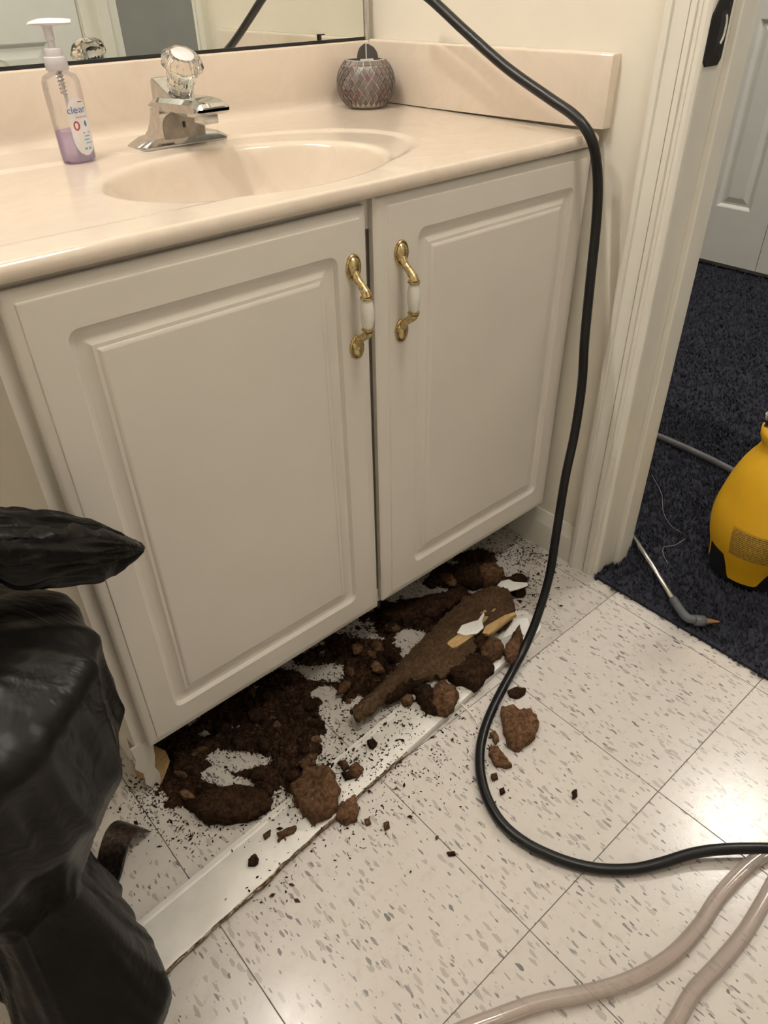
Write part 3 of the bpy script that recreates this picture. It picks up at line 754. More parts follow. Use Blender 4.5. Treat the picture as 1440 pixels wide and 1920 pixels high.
q = MB(); q.lathe([(.0138, .110), (.0142, .111), (.0142, .124), (.0132, .1255), (.0110, .126), (.0108, .1335), (.0100, .1345), (.0001, .1345)], (BX, BY, ZD), 48, cap0=True, mod=lambda a, r, z: 1+(.02*math.cos(a*24) if z < .125 else 0)); q.build('pump_collar', FROST, sb, smooth=True, auto=.8)
q = MB(); q.lathe([(.0045, .1345), (.0045, .143), (.0058, .1432), (.0058, .157), (.0072, .1585), (.0072, .160)], (BX, BY, ZD), 20, cap0=True, cap1=True); q.build('pump_stem', FROST, sb, smooth=True, auto=.7)
hd = Vector((.78, -.62, 0)); hp = Vector((.62, .78, 0)); q = MB(); rings = []
for (s_, wv_, z0, z1) in ((-.0245, .003, .1600, .1612), (-.021, .0085, .1596, .1635), (-.010, .0115, .1592, .1662), (.004, .0115, .1592, .1668), (.018, .0095, .1592, .1662), (.028, .0070, .1596, .1655), (.0325, .0060, .1602, .1648)):
    c_ = Vector((BX, BY, ZD))+hd*s_; rings.append([c_+hp*(wv_*x)+Vector((0, 0, z0 if z < 0 else z0+(z1-z0)*z)) for x, z in ((-1, .35), (-.75, -1), (.75, -1), (1, .35), (.7, .85), (.25, 1), (-.25, 1), (-.7, .85))])
q.loft(rings); q.build('pump_head', WHITEPL, sb, smooth=True, auto=.9)
q = MB(); q.lathe([(.0022, .006), (.0022, .112)], (BX+.002, BY, ZD), 10, cap0=True, cap1=True); q.build('dip_tube', FROST, sb, smooth=True)
sp_ = [(BX+.001+.0042*math.cos(a), BY+.0042*math.sin(a), ZD+.112-.030*a/(14*PI)) for a in np.linspace(0, 14*PI, 120)]
q = MB(); q.tube(sp_, .0007, 6); q.build('pump_spring', STEEL, sb, smooth=True)

# ------------------------------------------------------------------ mosaic candle holder
MX, MY = -.082, -.084
ch = thing('mosaic_candle_holder', (MX, MY, ZT), 'round mosaic glass candle holder in the countertop corner', 'candle holder')
RS, ZM = .0535, .040
def rad_at(z):
    zz = (z-ZM)/.050
    return RS*math.sqrt(max(.05, 1-min(.93, zz*zz)))
pr = [(.001, .001), (.028, 0), (.031, .002)]+[(rad_at(z)-.0012, z) for z in np.linspace(.005, .0765, 22)]+[(rad_at(.0765)-.003, .0772)]+[(rad_at(z)-.0040, z) for z in np.linspace(.075, .010, 14)]+[(.001, .008)]
q = MB(); q.lathe(pr, (MX, MY, ZT), 56); q.build('glass_cup', GROUT, ch, smooth=True)
NA = 26; zs_ = np.linspace(.004, .0675, 9); hz = (zs_[1]-zs_[0])
for r_, z in enumerate(zs_):
    if r_ == 0 or r_ == len(zs_): continue
    da = PI/NA*.86; dz = hz*.86
    def sp3(a, zz, o): return (( rad_at(zz)+o)*math.cos(a), (rad_at(zz)+o)*math.sin(a), zz)
    zlo, zhi = max(.003, z-dz), min(.0690, z+dz)
    q = MB(); A_ = [sp3(-da, z, -.0008), sp3(0, zlo, -.0008), sp3(da, z, -.0008), sp3(0, zhi, -.0008)]
    B_ = [sp3(-da*.93, z, .0008), sp3(0, z+(zlo-z)*.93, .0008), sp3(da*.93, z, .0008), sp3(0, z+(zhi-z)*.93, .0008)]
    q.loft([A_, B_], True, False, True); me0 = None
    for k in range(NA):
        a = 2*PI*(k+.5*(r_ % 2))/NA
        if me0 is None: o = q.build('mosaic_tile', MOSAIC, ch); me0 = o.data
        else: o = link('mosaic_tile', me0, ch)
        o.location = (MX, MY, ZT); o.rotation_euler = (0, 0, a+random.uniform(-.012, .012))
q = MB(); da = PI/20*.88
q.loft([[sp3(-da, .0698, -.0008), sp3(da, .0698, -.0008), sp3(da, .0765, -.0008), sp3(-da, .0765, -.0008)], [sp3(-da*.95, .0701, .0009), sp3(da*.95, .0701, .0009), sp3(da*.95, .0762, .0009), sp3(-da*.95, .0762, .0009)]], True, False, True); me0 = None
for k in range(20):
    if me0 is None: o = q.build('rim_tile', MOSAIC, ch); me0 = o.data
    else: o = link('rim_tile', me0, ch)
    o.location = (MX, MY, ZT); o.rotation_euler = (0, 0, 2*PI*k/20)
q = MB(); q.lathe([(.001, .009), (.030, .009), (.032, .012), (.033, .050), (.030, .054), (.001, .0535)], (MX, MY, ZT), 32); tag(q.build('candle', REDWAX, None, smooth=True, auto=.6), 'dark red candle inside the mosaic holder', 'candle')
cd = thing('folded_card', (MX+.01, MY+.012, ZT+.055), 'dark grey folded card standing in the mosaic candle holder', 'card')
def card_half(dx, dy, wd, name):
    q = MB(); P = [(0, 0), (wd*.9, 0), (wd, .026), (wd*.9, .033), (wd*.65, .040), (wd*.3, .044), (0, .046)]
    c_ = Vector((MX+.008, MY+.008, ZT+.0545)); d_ = Vector((dx, dy, 0)).normalized(); n_ = Vector((-dy, dx, 0)).normalized()*.0005
    q.loft([[c_+d_*u+Vector((0, 0, z))+n_ for u, z in P], [c_+d_*u+Vector((0, 0, z))-n_ for u, z in P]]); q.build(name, CARD, cd)
card_half(.62, -.78, .023, 'card_panel'); card_half(-.95, .30, .017, 'card_panel')
q = MB(); q.box((MX+.0074, MY+.0058, ZT+.0545), (MX+.0088, MY+.0072, ZT+.1003)); q.build('card_fold', CARDW, cd)
q = MB(); q.box((MX-.012, MY-.016, ZT+.055), (MX+.012, MY-.0145, ZT+.0785)); q.v = [tuple(Vector((MX, MY, 0))+Matrix.Rotation(-.5, 3, 'Z') @ (Vector(v)-Vector((MX, MY, 0)))) for v in q.v]
tag(q.build('paper_tag', CARDW, None), 'small white paper tag inside the mosaic candle holder', 'paper')

# ================================================================== black cable
pts = []
for u, v in ((760, -40), (812, 2), (872, 58), (950, 127), (1030, 184), (1072, 213), (1096, 238)):
    # vertical plane fitted to the cable and its reflection
    pts.append(at_plane(u, v, (1, .0702, 0), -.097-.0702*.1))
p_end = at(972, 1240, .012); p_top = np.array([-.066, -.577])
dv = np.array([p_end[0]-p_top[0], p_end[1]-p_top[1]]); nrm = np.array([dv[1], -dv[0]])
for u, v in ((1112, 270), (1119, 310), (1121, 360), (1117, 430), (1106, 535), (1096, 640), (1091, 720), (1078, 810), (1059, 900), (1043, 1000), (1030, 1080), (1008, 1155), (985, 1212)):
    f_ = (v-262)/(1240-262)
    pts.append(at_plane(u, v, (0, 1, 0), -.579+(p_end[1]+.579)*f_**1.25))
for u, v, z in ((962, 1256, .012), (937, 1302, .0095), (914, 1352, .0085), (901, 1400, .008), (901, 1450, .008), (915, 1500, .008), (943, 1545, .008), (985, 1580, .008), (1035, 1605, .008), (1085, 1622, .008), (1135, 1630, .008), (1190, 1629, .009), (1240, 1618, .012), (1300, 1600, .016), (1360, 1592, .019), (1440, 1591, .019), (1560, 1596, .012), (1700, 1620, .008)):
    pts.append(at(u, v, z))
q = MB(); q.tube(spline(pts, 7), .0078, 16)
tag(q.build('black_cable', RUBBER, None, smooth=True), 'thick black cable hanging over the counter corner onto the floor', 'cable')

# clear vinyl hoses
def floor_tube(px, r, name, mat, label, cat, z0=None):
    P = [at(u, v, (z0 or r+.0003)+dz) for u, v, dz in px]
    q = MB(); q.tube(spline(P, 8), r, 16); return tag(q.build(name, mat, None, smooth=True), label, cat)
floor_tube([(760, 1990, 0), (850, 1940, 0), (930, 1908, 0), (1010, 1880, 0), (1100, 1862, 0), (1180, 1838, 0), (1255, 1795, 0), (1310, 1738, 0), (1345, 1685, 0), (1385, 1640, 0), (1428, 1605, 0), (1490, 1570, 0), (1600, 1520, 0)], .0098, 'clear_hose', HOSE, 'translucent tan hose curving up from the bottom edge to the black cable', 'hose')
floor_tube([(1200, 2020, 0), (1262, 1925, 0), (1300, 1860, 0), (1350, 1805, 0), (1395, 1750, 0), (1432, 1690, 0), (1480, 1610, 0), (1560, 1540, 0)], .0098, 'clear_hose', HOSE, 'translucent tan hose in the bottom right corner, nearest the viewer', 'hose')

# ================================================================== sprayer in the doorway
TX, TY = .243, -.897
ZP = ZCARP+.004
spr = thing('pump_sprayer', (TX, TY, ZP), 'yellow plastic pump sprayer tank on the navy carpet', 'sprayer')
def rtank(z):
    P = [(0, .081), (.03, .084), (.05, .088), (.08, .096), (.105, .0995), (.127, .100), (.145, .0985), (.163, .095), (.19, .0895), (.218, .083), (.24, .0755), (.257, .0675), (.27, .060), (.280, .0555), (.292, .0545), (.30, .0575), (.306, .0610), (.318, .0620), (.33, .060)]
    for (a, b), (c, d) in zip(P, P[1:]):
        if a <= z <= c: return b+(d-b)*(z-a)/(c-a)
    return P[-1][1]
view_a = math.atan2(CAM[1]-TY, CAM[0]-TX)      # bearing from the tank to the room
def low_edge(a):
    d = (a-view_a+PI) % (2*PI)-PI                # 0 faces the bathroom
    k = (d/(2*PI)*4) % 1                      # four feet around the tank
    return .064 if .30 < k < .62 else (.012 if k > .74 or k < .18 else .012+(.052*((k-.18)/.12) if k < .3 else .052*((.74-k)/.12)))
n_ = 120; q = MB(); rings = []
for t in list(np.linspace(0, .7, 18))+list(np.linspace(.72, 1, 22)):
    ring = []
    for i in range(n_):
        a = 2*PI*i/n_; z0 = low_edge(a); z = z0+(.318-z0)*t; r = rtank(z)
        d = (a-view_a+PI) % (2*PI)-PI
        r *= 1+.012*math.cos(4*d)*max(0, min(1, (.25-z)/.06))
        ring.append((TX+r*math.cos(a), TY+r*math.sin(a), ZP+z))
    rings.append(ring)
rings.append([(TX+.056*math.cos(2*PI*i/n_), TY+.056*math.sin(2*PI*i/n_), ZP+.324) for i in range(n_)])
q.loft(rings, True, False, True); q.build('tank', YELLOW, spr, smooth=True, auto=math.radians(55))
q = MB(); q.lathe([(.074, 0), (.080, .003), (.083, .03), (.087, .06), (.088, .075), (.06, .08)], (TX, TY, ZP), 48, cap0=True, cap1=True); q.build('base', BLACKPL, spr, smooth=True, auto=.6)
va = view_a+math.radians(58); vx, vy = math.cos(va), math.sin(va)
q = MB(); q.lathe([(.040, .322), (.038, .345), (.030, .352), (.016, .356), (.016, .42), (.012, .425)], (TX, TY, ZP), 32, cap0=True, cap1=True); q.build('pump_cap', BLACKPL, spr, smooth=True, auto=.6)
q = MB(); q.box((TX-.09, TY-.014, ZP+.425), (TX+.09, TY+.014, ZP+.45)); q.build('pump_handle', BLACKPL, spr, bevel=.006)
va = view_a-math.radians(80); vpos = Vector((TX+.046*math.cos(va), TY+.046*math.sin(va), ZP+.314)); vax = (math.cos(va)*.25, math.sin(va)*.25, .95)
q = MB(); q.lathe([(.0105, 0), (.0105, .012), (.0085, .014), (.0085, .020), (.0105, .021), (.0105, .026)], tuple(vpos), 24, vax, True, True); o = q.build('relief_valve', BLACKPL, spr, smooth=True, auto=.6)
q = MB(); q.lathe([(.0098, .026), (.0098, .034), (.0085, .036), (.0050, .036), (.0045, .033), (.0001, .033)], tuple(vpos), 24, vax, True); q.build('valve_button', STEEL, o, smooth=True, auto=.6)
# printed label block
q = MB(); rows = []
a_l = view_a-math.radians(34)
for i in range(10):
    z = .080+.062*i/9; rr = rtank(z)*1.012+.0012
    rows.append([(TX+rr*math.cos(a_l+math.radians(8+52*k/14-i*.3)), TY+rr*math.sin(a_l+math.radians(8+52*k/14-i*.3)), ZP+z) for k in range(15)])
q.loft(rows, False, False, False); o = q.build('tank_label', TANKLABEL, spr, smooth=True); tag(o, 'block of small dark printed warnings')
# hose and wand
P = [at(1120, 790, .02), at(1180, 797, .02), at(1232, 817, .02), at(1290, 842, .02), at(1345, 868, .02), at(1390, 893, .02), Vector(at(1430, 925, .02))]
q = MB(); q.tube(spline(P, 8), .0085, 14); tag(q.build('sprayer_hose', GREYHOSE, None, smooth=True), 'grey sprayer hose lying on the carpet behind the yellow tank', 'hose')
wd_ = thing('spray_wand', tuple(at(1262, 1125, .02)), 'thin metal spray wand with brass nozzle on the carpet edge', 'spray wand')
ZW = .024
w0, w1 = Vector(at(1160, 962, ZW)), Vector(at(1266, 1130, ZW)); w2 = Vector(at(1287, 1157, ZW)); w3 = Vector(at(1312, 1164, ZW)); w4 = Vector(at(1348, 1166, ZW-.004))
q = MB(); q.tube([w0, w1], .0052, 14); q.build('wand_rod', STEEL, wd_, smooth=True)
dd = (w1-w0).normalized()
q = MB(); q.tube([w1-dd*.010, w1-dd*.008, w1+dd*.006, w1+dd*.007], [.008, .0088, .0088, .0075], 14); q.build('wand_collar', GREYPL, wd_, smooth=True, auto=.7)
q = MB(); q.tube(spline([w1+dd*.004, w2, w3-(w3-w2)*.2], 6), .0085, 14); q.build('wand_elbow', GREYPL, wd_, smooth=True)
de = (w4-w3).normalized()
q = MB(); q.lathe([(.009, -.010), (.0105, -.008), (.0105, .008), (.009, .010)], w3, 48, tuple(de), True, True, lambda a, r, z: 1+.03*math.cos(a*12)); q.build('nozzle_collar', GREYPL, wd_, smooth=True, auto=.7)
L_ = (w4-w3).length
q = MB(); q.lathe([(.0062, .009), (.0062, L_*.42), (.0050, L_*.55), (.0022, L_), (.0004, L_+.0005)], w3, 20, tuple(de), True, True); q.build('nozzle_tip', BRASSTIP, wd_, smooth=True, auto=.8)
# loose threads on the carpet
for k, (px, lab_) in enumerate((([(1222, 890), (1240, 925), (1244, 960), (1258, 985), (1277, 998)], 'pale hair on the carpet above the spray wand'), ([(1285, 1010), (1265, 1022), (1245, 1026), (1244, 1040), (1252, 1056)], 'curled pale hair on the carpet beside the spray wand'))):
    q = MB(); q.tube(spline([at(u, v, ZP+.011) for u, v in px], 8), .00028, 6); tag(q.build('hair', THREAD, None), lab_, 'hair')

# ================================================================== fallen toe-kick board
bd = thing('toe_kick_board', (-.6, -.73, 0), 'long white painted toe-kick board lying on the floor, front edge rotted', 'board')
bx0, bx1 = -1.045, -.205
ybk = lambda x: -.706+(x+1.04)*.0607
yfr = lambda x: -.786+(x+1.04)*.0762
q = MB(); rings = []
for x in np.linspace(bx0, bx1, 90):
    yb, yf = ybk(x), yfr(x)
    t = (x-bx1)/-.018
    tuck = max(0, 1-(bx1-x)/.02)**2*.014
    rot_ = 1 if x < -.62 else max(0, 1-(x+.62)/.04)
    n1 = fbm((x*38, 1.3, 0))*.009*rot_; n2 = fbm((x*60, 5.3, 0))*.006*rot_
    yb -= tuck; yf += tuck
    zt = .0145
    rings.append([(x, yb, .001), (x, yb, zt-.003), (x, yb-.002, zt+.0012), (x, yb-.0065, zt+.0016), (x, yb-.0085, zt-.0006), (x, yb-.011, zt-.0012), (x, yb-.013, zt),
                  (x, yf+.004, zt), (x, yf+.0012+n1*.5, zt-.001-abs(n2)*.4), (x, yf+n1, zt-.004+n2*.3), (x, yf+n1*1.2+abs(n2)*1.5*rot_, .006), (x, yf+n2+.002*rot_, .001)])
q.loft(rings); n12 = 12
for k, f in enumerate(q.f): pass
q.mi = []
nseg = len(rings)-1
for k in range(nseg):
    for i in range(n12):
        xm = np.linspace(bx0, bx1, 90)[k]
        q.mi.append(1 if (i in (8, 9, 10) and xm < -.60) else 0)
q.mi += [0, 0]
q.build('board_face', [WHITEPAINT, ROTEDGE], bd, smooth=True, auto=math.radians(35))

# bare block exposed at the left foot of the cabinet
blk = MB(); P = [at(u, v, 0) for u, v in ((262, 1462), (302, 1470), (318, 1432), (288, 1418))]
P = [Vector(at(258, 1459, .003)), Vector(at(304, 1470, .003)), Vector(at(320, 1427, .026)), Vector(at(283, 1410, .030))]
blk.loft([P, [p_+Vector((.003, .020, .004)) for p_ in P]]); tag(blk.build('wood_block', WOODB, None, bevel=.0015), 'broken tan wood block beside the cabinet foot', 'wood block')

# pry bar
pb = MB(); org = Vector(at(226, 1562, .043)); dbar = Vector((.87, .50, 0)).normalized(); wbar = Vector((.50, -.87, 0)).normalized()
prof = spline([(-.22, .0045), (-.12, .0045), (-.060, .0060), (-.040, .013), (-.022, .030), (-.008, .041), (.006, .0425), (.018, .034), (.030, .018), (.040, .0055)], 6)
prof = spline([Vector((s_, 0, z)) for s_, z in ((-.22, .0045), (-.12, .0045), (-.060, .0060), (-.040, .013), (-.022, .032), (-.008, .0425), (.004, .0430), (.014, .036), (.023, .021), (.032, .0045))], 6)
rings = []
for k, p_ in enumerate(prof):
    a_, b_ = prof[max(0, k-1)], prof[min(len(prof)-1, k+1)]; tg = (b_-a_).normalized(); nn = Vector((-tg.z, 0, tg.x))
    th = .0032 if k < len(prof)-8 else .0032*(len(prof)-1-k)/8+.0006
    hw = .020
    def W(s2, w_, nd): 
        l_ = p_+nn*nd; return (org.x+dbar.x*l_.x+wbar.x*w_, org.y+dbar.y*l_.x+wbar.y*w_, max(.0004, l_.z))
    rings.append([W(0, -hw, -th), W(0, hw, -th), W(0, hw+.001, 0), W(0, hw, th), W(0, -hw, th), W(0, -hw-.001, 0)])
pb.loft(rings); tag(pb.build('pry_bar', PRY, None, smooth=True, auto=math.radians(40)), 'dark steel pry bar claw poking out from under the trash bag', 'pry bar')

# ================================================================== trash bag
SIL = [(900, 60), (958, 60), (966, 150), (980, 205), (1000, 245), (1018, 268), (1030, 268), (1045, 246), (1062, 215), (1078, 186), (1086, 172), (1100, 178), (1160, 180), (1230, 187), (1262, 200), (1300, 216), (1345, 236), (1400, 235), (1450, 228), (1500, 205), (1560, 180), (1600, 168), (1630, 190), (1660, 222), (1700, 262), (1755, 300), (1800, 312), (1850, 316), (1880, 350), (1920, 398), (2100, 560)]
def sil(v):
    for (a, b), (c, d) in zip(SIL, SIL[1:]):
        if a <= v <= c: return b+(d-b)*(v-a)/(c-a)
    return 60 if v < 900 else 560
BC = np.array([-1.125, -.668])
def ring_shape(a, low):
    return 1+low*max(0, math.cos(a+1.42))**3
def fit_r(z, low, lo=.03, hi=.42):
    A = np.linspace(-2.3, 1.5, 70); sh = np.array([ring_shape(a, low) for a in A])
    for _ in range(22):
        r = (lo+hi)/2
        P = np.stack([BC[0]+r*sh*np.cos(A), BC[1]+r*sh*np.sin(A), np.full(70, z)], 1)-CAM
        dz = P @ AX_F; u = 720+FPX*(P @ AX_R)/dz; v = 960-FPX*(P @ AX_U)/dz
        if all(uu <= sil(vv) for uu, vv in zip(u, v)): lo = r
        else: hi = r
    return lo
bag = thing('trash_bag', (BC[0], BC[1], 0), 'black plastic trash bag standing at the left with its mouth folded over', 'trash bag')
na = 200
def crease(a, z, seed):
    c, s_ = math.cos(a), math.sin(a)
    big = .5-abs(noise.noise(Vector((c*1.7+seed, s_*1.7+z*1.3, z*1.6))))
    mid = .4-abs(noise.noise(Vector((c*3.4+z*3.0, s_*3.4-z*2.2, z*2.6+seed))))
    fine = .4-abs(noise.noise(Vector((c*7+seed+z*4, s_*7+z*7, z*4-c*4))))
    return big*.020+mid*.014+fine*.006
q = MB(); rings = []
zs = list(np.linspace(.001, .548, 90))
lowf = [1.1*max(0, (.20-z)/.20)**.8 for z in zs]
rr = [min(fit_r(z, l_), .20+max(0, .12-z)*.6) for z, l_ in zip(zs, lowf)]
for _ in range(2): rr = [(rr[max(0,i-1)]+2*rr[i]+rr[min(len(rr)-1,i+1)])/4 for i in range(len(rr))]
for z, r, l_ in zip(zs, rr, lowf):
    top_ = 1-.5*max(0, (z-.50)/.048)**2
    rings.append([(BC[0]+(r*ring_shape(a, l_)*top_-.012+crease(a, z, 3.0))*math.cos(a), BC[1]+(r*ring_shape(a, l_)*top_-.012+crease(a, z, 3.0))*math.sin(a), z) for a in [2*PI*i/na for i in range(na)]])
q.loft(rings, True, True, True); q.build('bag_body', BAG, bag, smooth=True)
# mouth of the bag folded over to the right into a drooping lip
def onp(u, v, y): return Vector(at_plane(u, v, (0, 1, 0), y))
q = MB(); rings = []
spine = spline([Vector((-1.36, -.68, .615)), onp(-160, 1035, -.67), onp(0, 1026, -.66), onp(110, 1027, -.645), onp(190, 1030, -.635), onp(235, 1030, -.63), onp(262, 1027, -.627), onp(271, 1025, -.626)], 9)
NS = len(spine)
def half(t):
    P = [(0, .030, .040), (.286, .030, .038), (.43, .031, .034), (.57, .0275, .028), (.64, .0230, .022), (.71, .0170, .017), (.78, .0115, .012), (.857, .0068, .008), (.93, .0040, .005), (1.0, .0012, .0015)]
    for (a, b, c), (d, e, f) in zip(P, P[1:]):
        if a <= t <= d: k = (t-a)/(d-a); return b+(e-b)*k, c+(f-c)*k
for k in range(NS):
    t = k/(NS-1); hv, hd_ = half(t); c_ = spine[k]; ring = []
    for i in range(96):
        a = 2*PI*i/96; ca_, sa_ = math.cos(a), math.sin(a)
        kk = 1+.40*(.3-abs(noise.noise(Vector((t*2.2, ca_*2.4+4, sa_*2.4+t*2)))))+.34*(.3-abs(noise.noise(Vector((t*3, ca_*5.2-t*3, sa_*5.2+7)))))+.05*noise.noise(Vector((t*18, ca_*8, sa_*8)))
        # slit between the two lips, on the side that faces the room
        slit = math.exp(-((a-PI-.30)/.42)**2)*max(0, min(1, (t-.52)/.12))*(1 if t < .97 else .3)
        kk *= 1-.82*slit
        cx_ = math.copysign(abs(ca_)**1.5, ca_); sx_ = math.copysign(abs(sa_)**.95, sa_)
        ring.append(c_+Vector((0, 1, .25))*(hd_*cx_*kk)+Vector((.12, 0, 1))*(hv*sx_*kk))
    rings.append(ring)
q.loft(rings, True, True, True); q.build('bag_mouth', BAG, bag, smooth=True)
up_ = spline([onp(u, v, y) for u, v, y in ((-120, 992, -.70), (-30, 994, -.70), (60, 996, -.695), (130, 990, -.688), (190, 995, -.676), (236, 1008, -.660), (262, 1018, -.640))], 8)
lo_ = spline([onp(u, v, y) for u, v, y in ((-120, 1024, -.706), (-30, 1016, -.706), (60, 1009, -.702), (130, 1006, -.696), (190, 1010, -.684), (238, 1019, -.666), (264, 1025, -.642))], 8)
q = MB(); rings = []
for k, (a_, b_) in enumerate(zip(up_, lo_)):
    jag = .0012*math.sin(k*2.4); a_ = a_+Vector((0, .012*(.3+noise.noise(Vector((k*.25, 1, 2)))), 0)); b_ = b_+Vector((0, 0, jag))
    m_ = a_.lerp(b_, .5)+Vector((0, -.004, .001)); o_ = Vector((0, .0006, 0))
    rings.append([a_-o_, m_-o_, b_-o_, b_+o_, m_+o_, a_+o_])
q.loft(rings); q.build('bag_lip', BAG, bag, smooth=True, auto=math.radians(60))

# ================================================================== debris
c2 = lambda u, v: (640+.26389*u, 1060+.26389*v)
c7 = lambda u, v: (220+.375*u, 1140+.375*v)
c6 = lambda u, v: (640+.41667*u, 940+.41667*v)
c3 = lambda u, v: (800+.44444*u, 1300+.44444*v)
def slab(railA, railB, z0, th, name, mat, label, cat, arch=.006, n=44, mm=9, rough=.004, seed=0, group=None):
    A = spline([at(u, v, z0+th) for u, v in railA], 10); B = spline([at(u, v, z0+th) for u, v in railB], 10)
    def res(P, n):
        d = [0]
        for a, b in zip(P, P[1:]): d.append(d[-1]+(b-a).length)
        out = []
        for k in range(n):
            s_ = d[-1]*k/(n-1); i = min(len(P)-2, max(0, np.searchsorted(d, s_)-1)); t = (s_-d[i])/max(1e-9, d[i+1]-d[i]); out.append(P[i].lerp(P[i+1], t))
        return out
    A, B = res(A, n), res(B, n); rings = []
    for k in range(n):
        topr, botr = [], []
        for j in range(mm):
            t = j/(mm-1); p_ = A[k].lerp(B[k], t)
            nz = fbm((p_.x*45+seed, p_.y*45, 0))*rough
            jt = fbm((p_.x*110+seed, p_.y*110, 3))*.014 if j in (0, mm-1) or k in (0, n-1) else 0
            zt = p_.z+arch*math.sin(PI*t)+nz
            topr.append(Vector((p_.x+jt, p_.y+jt, zt))); botr.append(Vector((p_.x+jt, p_.y+jt, max(.001, zt-th+fbm((p_.x*60, p_.y*60, 8))*rough))))
        rings.append(topr+botr[::-1])
    q = MB(); q.loft(rings); return tag(q.build(name, mat, None, smooth=True, auto=math.radians(45)), label, cat, group)
def lump(poly, z0, th, mat, name='rotten_wood_chunk', label=None, cat='wood chunk', group=None, seed=0, n=34, rough=1.0, flat=.5):
    P = [Vector(at(u, v, z0+th*.35)) for u, v in poly]
    c = sum(P, Vector())/len(P); L = len(P); O = []
    size = max((p_-c).length for p_ in P)
    for k in range(n):
        s_ = k/n*L; i = int(s_); t = s_-i; p_ = P[i].lerp(P[(i+1) % L], t)
        d_ = p_-c; O.append(d_*(1+.14*rough*noise.noise(Vector((d_.x*130+seed*3.1, d_.y*130, seed)))))
    rings = []
    for (sc, h) in ((.93, 0), (1.0, .22), (1.0, .5), (.93, .8), (.78, .97), (.55, 1.0+.15*(1-flat)), (.28, 1.0+.25*(1-flat)), (.06, 1.0+.28*(1-flat))):
        ring = []
        for d_ in O:
            x, y = c.x+d_.x*sc, c.y+d_.y*sc
            nz = fbm((x*70+seed, y*70, seed+h), 3); nf = noise.noise(Vector((x*260, y*260, seed*2.0+h)))
            zz = z0+th*h+(nz*.55*th+nf*.12*th if h > 0 else 0)
            jx = noise.noise(Vector((x*190, y*190, 9+h)))*.0022*rough*min(1, size/.02)
            ring.append((x+jx, y-jx, max(z0+.0002, zz)))
        rings.append(ring)
    q = MB(); q.loft(rings, True, True, True)
    return tag(q.build(name, mat, None, smooth=True, auto=math.radians(50)), label, cat, group)

def PP(f, *pts): return [f(u, v) for u, v in pts]
